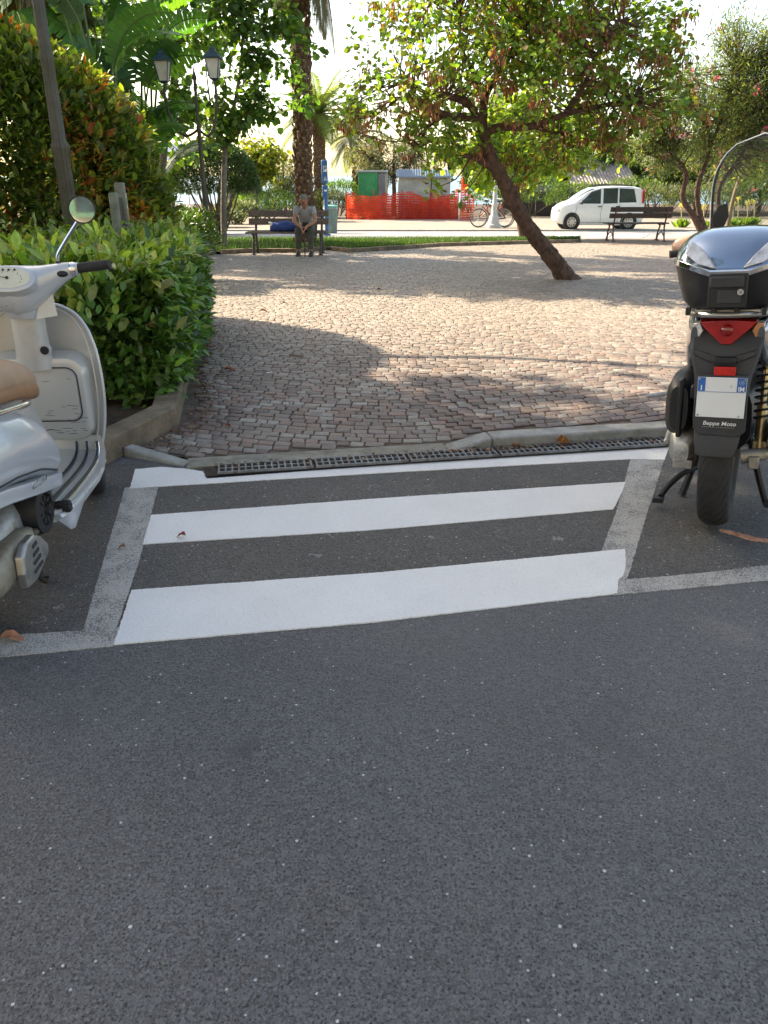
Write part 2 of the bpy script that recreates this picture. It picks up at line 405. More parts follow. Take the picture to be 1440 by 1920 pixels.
# soil of the planter bed, inside the kerb
kx = ip([(p.y, p.x) for p in PK])
b = MB(); ys = np.linspace(3.9, 17.3, 40)
vs = []; fs = []
for y in ys:
    for j in range(9):
        x = kx(y)-.14-j*(8/8.); vs.append((x, y, zg(y)+.05+.05*math.sin(3*x+2*y)*.4))
for i in range(39):
    for j in range(8): a = i*9+j; fs.append((a, a+1, a+10, a+9))
b.add(vs, fs); tag(b.build('planter_soil', m_soil, fix=False), kind='structure')
# front edge: raised kerb on the right, wedge stones and a flush concrete strip between
def KP(x, dn=0): p = Vector((x, fr(x), 0)); return p+nfr*dn
xa = G(840, 843).x; xb = G(905, 815).x+.02
kerb_run('raised_kerb', [KP(xb), KP(3.0), KP(6.0)], .13, .075, m_kerb2, 1.25, taper=lambda p: .075)
kerb_run('kerb_ramp_stone', [KP(xa), KP(xb)], .13, .04, m_kerb2, 9, taper=lambda p: .075 if abs(p.x-xb) < .1 else .012)
pl, pr_ = G(262, 858), G(345, 876)
kerb_run('kerb_ramp_end', [Vector((pl.x-.1, pl.y+.03, 0)), Vector((pr_.x, pr_.y, 0))], .075, .04, m_kerb2, 9, taper=lambda p: .05 if p.x < -1.2 else .012)
m_conc = mat('concrete_strip', (.24, .225, .185), .9, sc=12, var=.3, bump=.008, dirt=(.13, .12, .08))
b = MB()
for i in range(14):
    x0 = -1.02+(xa+1.02)*i/14; x1 = -1.02+(xa+1.02)*(i+1)/14
    b.add([KP(x0)+Vector((0, 0, .014)), KP(x1)+Vector((0, 0, .014)), KP(x1, .15)+Vector((0, 0, .012)), KP(x0, .15)+Vector((0, 0, .012)),
           KP(x0)+Vector((0, 0, -.02)), KP(x1)+Vector((0, 0, -.02))], [(0, 1, 2, 3), (4, 5, 1, 0)])
tag(b.build('concrete_strip', m_conc, fix=False), kind='structure')
# back kerb and grass
kerb_run('grass_kerb', BK, .12, .09, m_kerb, 1.0)
m_grassbase = mat('grass_soil', (.06, .10, .025), .95, sc=12, var=.4)
xs = list(np.linspace(BK[0].x-1.6, BK[-1].x, 40)); yk = ip([(p.x, p.y) for p in BK])
sheet('grass_bed', xs, lambda x: yk(x)+.1, lambda x: 22.05, .05, m_grassbase, .3)
m_grass = leaf_mat('grass_blade', .4, (1.2, 1.3, .5))
def grass(name, n, fx, seed=1, h=.085):
    r = np.random.default_rng(seed); P = fx(r, n); n = len(P); a = r.uniform(0, 2*PI, n); H_ = h*r.uniform(.5, 1.4, n)
    wd = .007; d = np.stack([np.cos(a), np.sin(a), 0*a], 1)*wd; bend = np.stack([np.cos(a+1.5), np.sin(a+1.5), 0*a], 1)*H_[:, None]*r.uniform(.1, .6, (n, 1))
    up = np.stack([0*a, 0*a, H_], 1)
    V_ = np.stack([P-d, P+d, P+d*.3+up+bend, P-d*.3+up+bend], 1).reshape(-1, 3); F_ = np.arange(n*4).reshape(n, 4)
    c = palette(n, [((.05, .11, .022), 3), ((.07, .14, .03), 2), ((.11, .16, .045), 1)], .2, r)
    return tag(vmesh(name, V_, F_, m_grass, cols=np.repeat(c, 4, axis=0)), 'short green grass strip behind the stone kerb', 'grass', kind='stuff')
def gx(r, n):
    x = r.uniform(xs[0], xs[-1], n); y0 = np.array([yk(q)+.13 for q in x]); y = y0+(22.0-y0)*r.random(n)
    return np.stack([x, y, np.array([zg(q)+.05 for q in y])], 1)
grass('grass_strip', 42000, gx)
# ---- sea and horizon
Msea = NT('sea'); Msea.col((.10, .20, .27)); Msea.b.inputs['Roughness'].default_value = .35; Msea.bump(Msea.noise(.6, 5), .3, .5)
b = MB(); b.add([(-4000, 69, -7), (4000, 69, -7), (4000, 8000, -7), (-4000, 8000, -7)], [(0, 1, 2, 3)]); tag(b.build('sea', Msea.m, fix=False), kind='structure')
# ---- painted markings
def paint_mat(name, col, wear, under, cover=.5):
    M = NT(name); n = M.noise(210, 4, .75); n2 = M.noise(7, 5, .65)
    c = M.mix(M.ramp(M.noise(3.5, 4), [(.35, 0.), (.75, .5)]), col, tuple(x*.84 for x in col))
    f = M.math('ADD', M.math('MULTIPLY', n, .72), M.math('MULTIPLY', n2, .28))
    c = M.mix(M.ramp(f, [(wear-.02, 1.), (wear+.03, 0.)]), c, under)
    M.col(c); c = M.mix(M.math('MULTIPLY', M.math('LESS_THAN', M.noise(300, 2, .5), .36), .45), c, (.25, .25, .25)); M.col(c); M.b.inputs['Roughness'].default_value = .6; M.bump(M.mix(.5, M.vor(105), n), .005, .8); return M.m
m_white = paint_mat('fresh_white_paint', (.78, .775, .765), .22, (.2, .2, .2))
m_old = paint_mat('worn_white_paint', (.46, .445, .415), .470, (.105, .095, .09))
def jag(pts, step=.012, amp=.004, seed=0):
    r = random.Random(seed); out = []
    for i in range(len(pts)):
        a, b_ = pts[i], pts[(i+1) % len(pts)]; L = (b_-a).length; n = max(1, int(L/step)); d = (b_-a)/n
        nn = Vector((-d.y, d.x, 0)).normalized(); lo = 0
        for k in range(n):
            lo = lo*.8+r.uniform(-amp, amp)*.25; q = a+d*k
            out.append(q+nn*(r.uniform(-amp, amp)*.55+lo if k else 0))
    return out
def marking(name, px, m, dz, amp=.003, seed=0):
    P = jag([G(*p) for p in px], .007, amp, seed); bm = bmesh.new()
    vs = [bm.verts.new((p.x, p.y, zg(p.y)+dz)) for p in P]; f = bm.faces.new(vs); bmesh.ops.triangulate(bm, faces=[f]); bmesh.ops.recalc_face_normals(bm, faces=bm.faces)
    for f in bm.faces:
        if f.normal.z < 0: f.normal_flip()
    be = [e_ for e_ in bm.edges if e_.is_boundary]; ex_ = bmesh.ops.extrude_edge_only(bm, edges=be)['geom']     # thin skirt so the paint meets the road
    for v_ in ex_:
        if isinstance(v_, bmesh.types.BMVert): v_.co.z -= dz+.002
    me = bpy.data.meshes.new(name); bm.to_mesh(me); bm.free(); me.materials.append(m)
    return tag(link(bpy.data.objects.new(name, me)), kind='structure')
marking('worn_bay_line', [(155, 1186), (193, 1055), (235, 915), (297, 911), (262, 1050), (218, 1180)], m_old, .0030, .003, 1)
marking('worn_bay_line', [(-300, 1211), (0, 1193), (155, 1183.5), (224, 1178), (214, 1212), (0, 1233), (-300, 1262)], m_old, .0034, .003, 2)
marking('worn_bay_line', [(1127, 1036), (1155, 962), (1182, 862), (1246, 860), (1210, 975), (1176, 1086), (1150, 1090)], m_old, .0030, .003, 3)
marking('worn_bay_line', [(1150, 1090), (1300, 1077), (1440, 1061), (1700, 1034), (1700, 1060), (1440, 1089), (1150, 1117)], m_old, .0034, .003, 4)
marking('crossing_stripe', [(214, 1210), (247, 1108), (700, 1076), (1172, 1031), (1173, 1062), (1168, 1081), (1159, 1088), (1157, 1114), (700, 1168)], m_white, .0050, .0022, 5)
marking('crossing_stripe', [(268, 1022), (284, 967), (740, 934), (1173, 905), (1166, 925), (1150, 956), (700, 995)], m_white, .0050, .0022, 6)
marking('crossing_stripe', [(243, 917), (254, 881), (300, 877), (350, 880), (382, 886), (388, 899), (700, 875), (1255, 837), (1246, 863), (1182, 862), (700, 889)], m_white, .0050, .0030, 7)
for i, (x0, x1) in enumerate(((1035, 1078), (1100, 1138), (1150, 1205))):
    marking('far_crossing_stripe', [(x0, 446), (x0+12, 439), (x1+12, 438.5), (x1, 445.5)], m_white, .012, .01, 20+i)
# paint scratches and scuffs on the bay
b = MB()
# ---- drain grates
m_iron = mat('cast_iron', (.19, .20, .21), .55, .5, var=.3, sc=30, dirt=(.12, .09, .07))
m_dark = mat('dark_void', (.012, .011, .010), .95, var=.3)
gl0 = G(398, 896); gl1 = G(1262, 838)
m_gut = mat('drain_recess_dark', (.045, .032, .025), .95, sc=30, var=.5, bump=.01)  # flat dark sheet standing in for the shaded recess under the grates
b = MB(); b.add([KP(-.935, -.002)+Vector((0, 0, .009)), KP(-.925, -.140)+Vector((0, 0, .009)), KP(5, -.140)+Vector((0, 0, .009)), KP(5, -.002)+Vector((0, 0, .009))], [(0, 1, 2, 3)])
tag(b.build('gutter_channel', m_gut, fix=False), kind='structure')
gw = .125; seglen = .50
def grate():
    b = MB(); L = seglen-.012; z = .016; t = .014
    b.box((L/2, .006, z), (L, .012, t)); b.box((L/2, gw-.006, z), (L, .012, t)); b.box((L/2, gw/2, z), (L-.002, .010, t-.002))
    for k in range(15):
        x = .008+(L-.016)*k/14; b.box((x, gw/2, z-.0015), (.011 if k in (0, 14) else .0095, gw-.004, t))
    return b.build('drain_grate', m_iron, smooth=False, bevel=.002)
gp = None; gx0 = gl0.x
names = ['leftmost drain grate at the end of the crossing, edged with white paint', 'second drain grate from the left, dusted with dry leaves', 'third drain grate from the left along the front edge of the square',
         'drain grate beside the low kerb ramp stone, rusty at its joint', 'drain grate below the raised kerb with a dry palm strip lying on it', 'rightmost drain grate next to the dark parked scooter', 'drain grate behind the dark parked scooter']
for i in range(7):
    if i == 0: g = gp = grate()
    else: g = gp.copy(); S.collection.objects.link(g)
    p = KP(gx0+i*seglen*dfr.x, -.135); g.location = (p.x, p.y, .004); g.rotation_euler = (0, 0, math.atan(slope))
    tag(g, names[i], 'drain grate', 'drain grates along the kerb')
# ---- litter
m_leafdry = leaf_mat('dry_leaf', .15, (1.2, .9, .6), .8)
def litter(name, P, n, size, pal, label):
    r = rng; D = rdir(n); D[:, 2] *= .15; N = np.tile([0, 0, 1.], (n, 1))+.35*r.normal(size=(n, 3))
    o = foliage(name, P, D, N, size*r.uniform(.5, 1.5, n), palette(n, pal, .3), m_leafdry)
    return tag(o, label, 'leaf litter', kind='stuff')
dry = [((.20, .085, .035), 3), ((.28, .17, .07), 2), ((.12, .055, .03), 3), ((.32, .24, .13), 1)]
n = 420; t = rng.random(n); x = np.where(t < .5, rng.normal(.75, .35, n), rng.uniform(-.9, 1.6, n)); y = np.array([fr(q) for q in x])-np.abs(rng.normal(.0, .03, n))
litter('gutter_litter', np.stack([x, y, np.full(n, .026)], 1), n, .022, dry, 'dry brown leaf crumbs gathered in the gutter along the kerb')
n = 900; ss = rng.random(n)**1.5; kk = rng.random(n)*4.2+3.95; x = np.array([kx(q) for q in kk])+.04+np.abs(rng.normal(0, .13, n)); m2 = x < 1
P = np.stack([x, kk, np.array([zg(q) for q in kk])+.016], 1)
litter('hedge_litter', P, n, .022, dry, 'small dry leaves scattered along the foot of the hedge kerb')
n = 260; x = rng.uniform(-1.6, 5, n); y = rng.uniform(4.2, 12, n); k_ = np.array([x[i] > kx(y[i])+.1 and y[i] > fr(x[i])+.2 for i in range(n)]); x, y = x[k_], y[k_]
litter('square_litter', np.stack([x, y, np.array([zg(q) for q in y])+.02+np.array([rise(a_, c_) for a_, c_ in zip(x, y)])], 1), len(x), .02, dry, 'tiny dry leaf crumbs scattered over the cobbled square')
def leaf_thing(px, py, size, col, label, dz=.02, rz=0, name='fallen_leaf', cat='fallen leaf'):
    b = MB(); q = [(0, 0), (.22, .18), (.5, .26), (.8, .16), (1, 0), (.8, -.15), (.5, -.24), (.22, -.2)]
    up = [(x*size-size/2, y*size, .012*math.sin(x*5)+abs(y)*size*.35) for x, y in q]; mid = [(x*size-size/2, 0, .006) for x in (.0, .3, .6, 1)]
    b.add(up+[(0, 0, .003)], [(8, i, (i+1) % 8) for i in range(8)])
    o = b.build(name, mat('leaf_brown', col, .8, var=.35, sc=40), smooth=False)
    s_ = o.modifiers.new('t', 'SOLIDIFY'); s_.thickness = .0015
    p = G(px, py); o.location = (p.x, p.y, p.z+dz); o.rotation_euler = (.1, .05, rz); return tag(o, label, cat, 'fallen leaves on the ground')
red = (.26, .055, .02); tan = (.30, .17, .09); brn = (.17, .08, .04)
for a in [(432, 697, .10, red, 'large red fallen leaf on the shaded setts near the hedge', .02, .3), (428, 803, .055, red, 'small red fallen leaf on the setts nearest the left kerb ramp', .02, 1.2),
          (495, 586, .10, red, 'red fallen leaf on the sunlit setts beyond the shadow edge', .02, 0), (534, 571, .07, brn, 'small brown fallen leaf on the far sunlit setts', .02, .7),
          (392, 653, .06, red, 'small red leaf beside the hedge kerb in the shade', .02, .2), (1088, 660, .07, tan, 'tan fallen leaf on the dappled setts at the right', .02, .4),
          (340, 1010, .045, red, 'small red leaf lying on the middle white stripe', .018, 2.9), (228, 1031, .04, tan, 'small tan leaf lying on the worn left bay line', .014, 3.0),
          (24, 1202, .085, (.36, .16, .09), 'orange brown leaf on the worn line at the left edge', .014, .1), (137, 985, .04, tan, 'tiny dry leaf on the asphalt behind the silver scooter', .012, 2),
          (712, 545, .08, brn, 'brown leaf on the setts in front of the leaning tree shade', .02, .3)]:
    leaf_thing(*a)
def strip_thing(name, px, w_, dz, col, label):
    P = [G(*p)+Vector((0, 0, dz)) for p in px]; P = catmull(P, 5); b = MB()
    b.tube(P, [w_*(.55+.45*math.sin(PI*(i+.6)/(len(P)+.5)))*random.uniform(.85, 1.15) for i in range(len(P))], 6, flat=.35)
    return tag(b.build(name, mat('dry_strip', col, .85, var=.4, sc=40), smooth=True), label, 'plant debris')
strip_thing('palm_strip', [(932, 841), (962, 842), (1000, 838), (1034, 833)], .016, .04, (.32, .16, .10), 'long reddish dry palm strip lying on the drain grate')
strip_thing('palm_strip', [(1348, 1000), (1375, 1006), (1410, 1016), (1440, 1020)], .011, .015, (.42, .22, .15), 'pinkish dry strip on the asphalt behind the dark scooter')
strip_thing('palm_strip', [(545, 671), (565, 675), (568, 676)], .015, .03, (.2, .14, .11), 'short brown dry strip on the shaded setts')
b = MB(); p = G(505, 704); b.cyl(p+Vector((-.02, 0, .022)), p+Vector((.02, .02, .022)), .005, n=8)
tag(b.build('cigarette_end', mat('paper_white', (.75, .75, .72), .8)), 'white cigarette end on the shaded setts', 'litter')
b = MB()
for px, py in ((1050, 838), (1040, 836), (1057, 841)):
    p = G(px, py); b.prism([p+Vector((-.03, 0, .03)), p+Vector((0, -.01, .075)), p+Vector((.035, 0, .03)), p+Vector((.01, .02, .028))], (0, .004, .002))
tag(b.build('curled_leaf', mat('leaf_orange', (.35, .14, .05), .8, var=.4, sc=60), smooth=False), 'curled orange dead leaf standing on the drain by the raised kerb', 'fallen leaf')
# ================================================================ VEGETATION
m_leaf = leaf_mat('leaf', .52, (1.5, 1.45, .5), .42)
m_gloss = leaf_mat('glossy_leaf', .38, (1.4, 1.5, .4), .32, .6)
m_pod = leaf_mat('seed_pod', .3, (1.5, .9, .6), .7)
m_bark = mat('bark', (.098, .055, .038), .95, sc=12, var=.55, bump=.07, bsc=17)
m_bark2 = mat('grey_bark', (.19, .165, .135), .9, sc=12, var=.4, bump=.015, bsc=40)
m_twig = mat('twig', (.10, .07, .05), .9, var=.4)
def clouds(centres, rad, per, flat=.8):
    n = len(centres); k = per; C = np.repeat(centres, k, axis=0); r = np.repeat(rad, k) if hasattr(rad, '__len__') else rad
    off = rng.normal(size=(n*k, 3))*.5; off[:, 2] *= flat
    return C+off*np.reshape(r, (-1, 1)), off
def in_blobs(blobs, n, flat=.75, shell=.35):
    vols = np.array([b[1]**2.2 for b in blobs]); vols /= vols.sum(); idx = rng.choice(len(blobs), n, p=vols)
    d = rdir(n); rr = (rng.random(n)**shell)[:, None]
    Rr = np.array([blobs[i][1] for i in idx])[:, None]; C = np.array([list(blobs[i][0]) for i in idx])
    o = d*rr*Rr; o[:, 2] *= flat; return C+o, d
def twigs(b, limbpts, targets, r=.008, frac=1.0, n=4):
    L = np.array([list(p) for p in limbpts])
    for t in targets:
        if random.random() > frac: continue
        d = np.linalg.norm(L-t, axis=1); k = int(np.argmin(d+np.random.default_rng(int(abs(t[0]*1e4))).random(len(L))*.5)); a = Vector(L[k]); c = Vector(t)
        mid = (a+c)/2+Vector((random.uniform(-.1, .1), random.uniform(-.1, .1), random.uniform(-.12, .05)))*min(1, (c-a).length)
        b.tube(catmull([a, mid, c], 3), [r*2.0, r*1.8, r*1.5, r*1.2, r, r*.7, r*.4], n, caps=False)
def tree(name, label, cat, base, limbs, blobs, ncl, per, crad, lsize, pal, shape='oval', bark=None, group=None, lmat=None, flat=.75, droop=.3, tw=.008, twf=.6, jit=.25, shell=.35):
    """limbs: list of (points, radii)"""
    e = empty(name, base, 0, label, cat, group); inv = Vector(base); b = MB(); lp = []
    for pts, rad in limbs:
        P = catmull([Vector(p)-inv for p in pts], 6); t = np.linspace(0, 1, len(P)); rr = np.interp(t, np.linspace(0, 1, len(rad)), rad)
        rr = [x*random.uniform(.93, 1.07) for x in rr]; b.tube(P, rr, 10); lp += P[len(P)//3:]
    C, d = in_blobs([(Vector(c)-inv, r) for c, r in blobs], ncl, flat, shell)
    twigs(b, lp, C, tw, twf)
    b.build('trunk', bark or m_bark, e, fix=False)
    P, off = clouds(C, crad, per); n = len(P)
    D = nrm(off)+.6*rdir(n)+np.array([0, 0, -droop]); N = rdir(n)*.7+np.array([0, 0, 1.])
    foliage('crown', P, D, N, lsize*rng.uniform(.6, 1.25, n), palette(n, pal, jit), lmat or m_leaf, e, shape)
    return e, C
# ---- the leaning tree on the square
Yt = G(1070, 524).y
bs = G(1070, 524)
def T(px, py, dy=0): return at(px, py, Yt+dy)
limbs = [([bs+Vector((.02, 0, -.12)), T(1040, 490), T(985, 418), T(942, 335), T(914, 283), T(905, 240)], [.18, .135, .115, .105, .098, .092]),
  ([bs+Vector((.16, .05, -.1)), T(1062, 512)], [.12, .06]), ([bs+Vector((.02, -.12, -.1)), T(1045, 505)], [.1, .08]),
  ([T(905, 240), T(893, 222, -.1), T(835, 216, -.3), T(785, 188, -.5), T(735, 185, -.6)], [.085, .07, .055, .04, .02]),
  ([T(893, 222, -.1), T(880, 196, -.2), T(840, 180, -.3), T(795, 172, .1), T(750, 145, .2)], [.06, .055, .045, .03, .015]),
  ([T(905, 240), T(908, 190, .1), T(925, 150, .2), T(955, 105, .2), T(985, 40, .3), T(1000, -40, .3)], [.072, .062, .05, .04, .03, .018]),
  ([T(908, 190, .1), T(890, 140, .3), T(865, 90, .5), T(860, 20, .6)], [.05, .04, .03, .015]),
  ([T(906, 250), T(940, 238, -.1), T(1000, 236, -.2), T(1060, 214, -.3), T(1120, 200, -.3), T(1190, 185, -.2)], [.068, .06, .05, .042, .03, .015]),
  ([T(1060, 214, -.3), T(1095, 160, -.5), T(1120, 100, -.6), T(1170, 40, -.6)], [.045, .035, .025, .012]),
  ([T(1000, 236, -.2), T(1050, 250, .2), T(1110, 262, .5), T(1160, 240, .6)], [.04, .03, .02, .01]),
  ([T(945, 335), T(915, 310, -.05), T(890, 295, -.1), T(872, 292, -.2)], [.07, .055, .05, .03]),
  ([T(955, 105, .2), T(1010, 80, .3), T(1070, 50, .5)], [.04, .03, .012]),
  ([T(835, 216, -.3), T(800, 240, -.2), T(770, 270, 0)], [.03, .02, .01])]
blobs = [(T(755, 185, -.4), .62), (T(705, 115, .1), .48), (T(690, 200, 0), .40), (T(850, 120, -.6), .85), (T(960, 60, 0), 1.0), (T(1090, 80, 0), 1.05), (T(1170, 165, -.3), .75), (T(1225, 215, 0), .50),
         (T(1000, 150, -.9), .8), (T(1060, 255, .4), .55), (T(850, 275, .3), .55), (T(800, 280, .5), .42), (T(960, 280, .8), .55), (T(900, -10, 0), 1.1), (T(1100, -20, .2), 1.15), (T(740, 30, 0), .55), (T(1225, 90, 0), .55),
         (T(1265, 175, 0), .35), (T(830, 350, .4), .22), (T(870, 375, .3), .16), (T(715, 245, .2), .25), (T(1010, 290, .6), .4), (T(980, -120, 0), 1.3), (T(840, 180, .7), .7), (T(1140, 130, .8), .8), (T(1270, 60, .1), .45), (T(1290, 210, .1), .35), (T(1180, 250, 0), .45), (T(1110, 270, -.2), .4), (T(660, 215, 0), .25), (T(860, 250, -.5), .4), (T(775, 250, -.3), .35), (T(1000, 60, 1.1), .9)]
pal_j = [((.14, .25, .055), 4), ((.20, .32, .07), 5), ((.11, .20, .06), 2.5), ((.29, .34, .08), 2), ((.27, .18, .07), .9)]
e, C = tree('leaning_tree', 'leaning tree with reddish brown seed pods standing alone on the cobbled square', 'tree', bs, limbs, blobs, 600, 27, .19, .076, pal_j, 'round', m_bark, droop=.25, tw=.008, twf=.8)
for ch_ in e.children:
    if ch_.name.startswith('trunk'):
        sb_ = ch_.modifiers.new('s', 'SUBSURF'); sb_.subdivision_type = 'SIMPLE'; sb_.levels = sb_.render_levels = 2
        tx_ = bpy.data.textures.new('bark_relief', 'CLOUDS'); tx_.noise_scale = .09; tx_.noise_depth = 3; dp_ = ch_.modifiers.new('d', 'DISPLACE'); dp_.texture = tx_; dp_.strength = .045; dp_.mid_level = .5; dp_.texture_coords = 'LOCAL'
        vg_ = ch_.vertex_groups.new(name='thick'); vg_.add([i for i, v in enumerate(ch_.data.vertices) if i < 31*10], 1, 'REPLACE'); dp_.vertex_group = 'thick'
# seed pods hang in rusty bunches
k = rng.choice(len(C), 220, replace=False); P, off = clouds(C[k]+np.array([0, -.14, -.10]), .13, 36); n = len(P)
foliage('seed_pods', P, rdir(n)*.45+np.array([0, 0, -1.]), rdir(n), .095*rng.uniform(.6, 1.2, n), palette(n, [((.30, .115, .06), 4), ((.38, .19, .10), 3), ((.17, .07, .045), 3)], .3), m_pod, e, 'slim')
# ---- hedges: leaves over the surface of a noisy volume
def hash_noise(P, s, seed=0):
    q = P*s+seed; return np.sin(q[:, 0]*1.7+np.sin(q[:, 1]*2.3+q[:, 2]))*.5+np.sin(q[:, 1]*3.1+q[:, 2]*2.2+q[:, 0]*1.3)*.3+np.sin(q[:, 2]*5.3+q[:, 0]*4.1)*.2
m_core = mat('inner_foliage', (.022, .028, .012), .95, var=.5, sc=20)
def hedge_leaves(name, P, Nn, lsize, pal, m, parent, shape='oval', depth=.22, jit=.25, up=.5, spread=.6):
    n = len(P); t = rng.random(n)**1.4; bump_ = hash_noise(P, 2.2, 3)*.07+hash_noise(P, 6, 8)*.03
    Q = P+Nn*(bump_-t*depth)[:, None]
    # leaves come in whorls at shoot tips
    D = Nn*.7+rdir(n)*spread+np.array([0, 0, up]); N = Nn*.4+rdir(n)*.45+np.array([0, 0, .8])
    return foliage(name, Q, D, N, lsize*rng.uniform(.42, 1.25, n), palette(n, pal, jit) if not hasattr(pal, 'shape') else pal, m, parent, shape)
def whorls(P, Nn, per, r):
    n = len(P); Q = np.repeat(P, per, axis=0)+rng.normal(size=(n*per, 3))*r; return Q, np.repeat(Nn, per, axis=0)
# laurel hedge at the kerb
hx = ip([(4.2, -1.62), (4.75, -1.44), (6.1, -1.60), (8.0, -1.95), (10.5, -2.5), (12, -2.9)])
def hedge_surface(n):
    out = []; nn = []
    # right face
    m1 = int(n*.42); y = rng.uniform(4.75, 7.7, m1)**1.0; z = rng.uniform(.13, .92, m1); x = np.array([hx(q) for q in y])+.05+.07*np.sin(z*3.0)
    out.append(np.stack([x, y, z+np.array([zg(q) for q in y])], 1)); nn.append(np.tile([.93, -.25, .15], (m1, 1)))
    # front face, slanting along the kerb to the left
    m2 = int(n*.33); u = rng.random(m2); z = .09+.85*rng.random(m2); out.append(np.stack([-1.52-u*2.7, 4.72-u*.45-.0*z+.10*np.sin(u*9), z], 1)); nn.append(np.tile([.15, -.96, .15], (m2, 1)))
    m3 = n-m1-m2; y = 4.4+3.3*rng.random(m3)**1.1; u = rng.random(m3); x = np.array([hx(q) for q in y])-.05-u*3; out.append(np.stack([x, y, .93+.04*np.sin(x*5)+np.array([zg(q) for q in y])], 1)); nn.append(np.tile([.0, -.05, 1.], (m3, 1)))
    return np.concatenate(out), np.concatenate(nn)
e = empty('laurel_hedge', (-2.6, 6.5, 0), 0, 'waist high green laurel hedge growing out of the stone planter kerb', 'hedge')
P, Nn = hedge_surface(5200); P, Nn = whorls(P, Nn, 6, .03); P = P-np.array([-2.6, 6.5, 0])
zt = P[:, 2]; pal_h = np.where((rng.random(len(P)) < np.clip((zt-.72)*3.5, 0, .75))[:, None], palette(len(P), [((.28, .38, .09), 3), ((.38, .44, .12), 2)], .2), palette(len(P), [((.09, .19, .05), 4), ((.13, .26, .06), 4), ((.21, .35, .08), 2.5), ((.05, .10, .035), 2), ((.28, .36, .11), .8)], .28))  # light on the hedge top put into the leaf colours, yellower upwards
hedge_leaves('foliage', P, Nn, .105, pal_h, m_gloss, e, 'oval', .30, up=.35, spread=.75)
b = MB(); o_ = Vector((-2.6, 6.5, 0))
for i in range(70):
    y = random.uniform(4.8, 7.4); x = hx(y)-random.uniform(.3, .6) if random.random() < .5 else random.uniform(-4, -1.8)
    if x < hx(y)-.5: y = 4.75
    a = Vector((x, y, .02)); pts = [a, a+Vector((random.uniform(-.1, .1), random.uniform(-.1, .1), .3)), a+Vector((random.uniform(-.25, .25), random.uniform(-.25, .2), .55)), a+Vector((random.uniform(-.3, .3), random.uniform(-.3, .2), .82))]
    b.tube([p-o_ for p in catmull(pts, 4)], list(np.linspace(.012, .004, 13)), 5)
# long whippy shoots standing off the top and the right side
SP, SD = [], []
for i in range(150):
    y = random.uniform(4.6, 7.6); side = random.random() < .25
    x = hx(y)-(.0 if side else random.uniform(.1, 2.2)); z = (random.uniform(.45, .9) if side else .91)+zg(y)
    d = Vector((.7 if side else random.uniform(-.25, .25), random.uniform(-.3, .2), .5 if side else 1)).normalized(); L = random.uniform(.10, .22)
    a = Vector((x, y, z)); b.tube([a-o_, a+d*L-o_], [.004, .002], 4)
    for k in range(9): SP.append(list(a+d*L*(k+2)/10-o_)); SD.append(list(d*.7+Vector(list(rdir(1)[0]))*.8))
SP, SD = np.array(SP), np.array(SD); b.build('branches', m_twig, e, fix=False)
foliage('young_leaves', SP, SD, rdir(len(SP))*.5+np.array([0, 0, .8]), .065*rng.uniform(.6, 1.2, len(SP)), palette(len(SP), [((.20, .27, .07), 3), ((.14, .22, .05), 3), ((.24, .12, .06), .6)], .2), m_gloss, e)
# big domed bush behind it
def dome(c, r, n, p=2.4, zmin=0):
    d = rdir(int(n*2.2)); d = d[d[:, 2] > -.05][:n]; q = np.abs(d)**p; s_ = (q.sum(1))**(-1/p); P = d*s_[:, None]*np.array(r); return P+np.array(c), nrm(d/np.array(r))
def bush(name, label, cat, c, r, n, per, ls, pal, m=None, shape='oval', depth=.3, up=.2, group=None, core=True, tr=None, p=2.4, red=None):
    e = empty(name, (c[0], c[1], zg(c[1])), 0, label, cat, group); off = np.array([c[0], c[1], zg(c[1])])
    P, Nn = dome((0, 0, c[2]-off[2]), r, n, p); P, Nn = whorls(P, Nn, per, ls*.35)
    cols = palette(len(P), pal, .25)
    if red is not None:
        h = hash_noise(P, 1.6, 5)+.35*hash_noise(P, 5, 2)+.25*rng.normal(size=len(P)); hi = h > red[0]; cols[hi] = palette(int(hi.sum()), red[1], .3)
    hedge_leaves('foliage', P, Nn, ls, cols, m or m_leaf, e, shape, depth, up=up)
    b = MB()
    for i in range(tr or 14):
        a = random.uniform(0, 2*PI); q = random.uniform(.2, .75); z1 = c[2]-off[2]+r[2]*random.uniform(.1, .7)
        s0 = Vector((random.uniform(-.25, .25), random.uniform(-.25, .25), 0)); t_ = Vector((r[0]*q*math.cos(a), r[1]*q*math.sin(a), z1))
        b.tube(catmull([s0, (s0+t_)*.5+Vector((0, 0, -.1)), t_], 4), list(np.linspace(.04, .012, 9)), 6)
    b.build('branches', m_twig, e, fix=False)
    return e
pal_b = [((.10, .165, .04), 4), ((.15, .22, .05), 4), ((.22, .27, .06), 2), ((.06, .11, .03), 3), ((.30, .30, .08), 1)]
bush('variegated_bush', 'big domed bush with yellow and red leaves behind the silver scooter', 'bush', (-4.65, 8.3, .75), (2.42, 1.4, 2.05), 12500, 6, .10, pal_b, m_leaf, depth=.6, tr=60, p=2.5,
     red=(.66, [((.42, .12, .04), 2), ((.46, .25, .07), 2), ((.40, .36, .08), 4), ((.30, .08, .03), 1.5)]))
# clipped low hedge behind
bush('clipped_hedge', 'low clipped dark hedge with bright top between the big bush and the round tree', 'hedge', (at(318, 410, 12).x, 12, .42), (.55, .8, .50), 1700, 6, .06, [((.05, .10, .03), 4), ((.08, .15, .03), 3), ((.15, .22, .05), 1)], m_gloss, depth=.2, p=6)
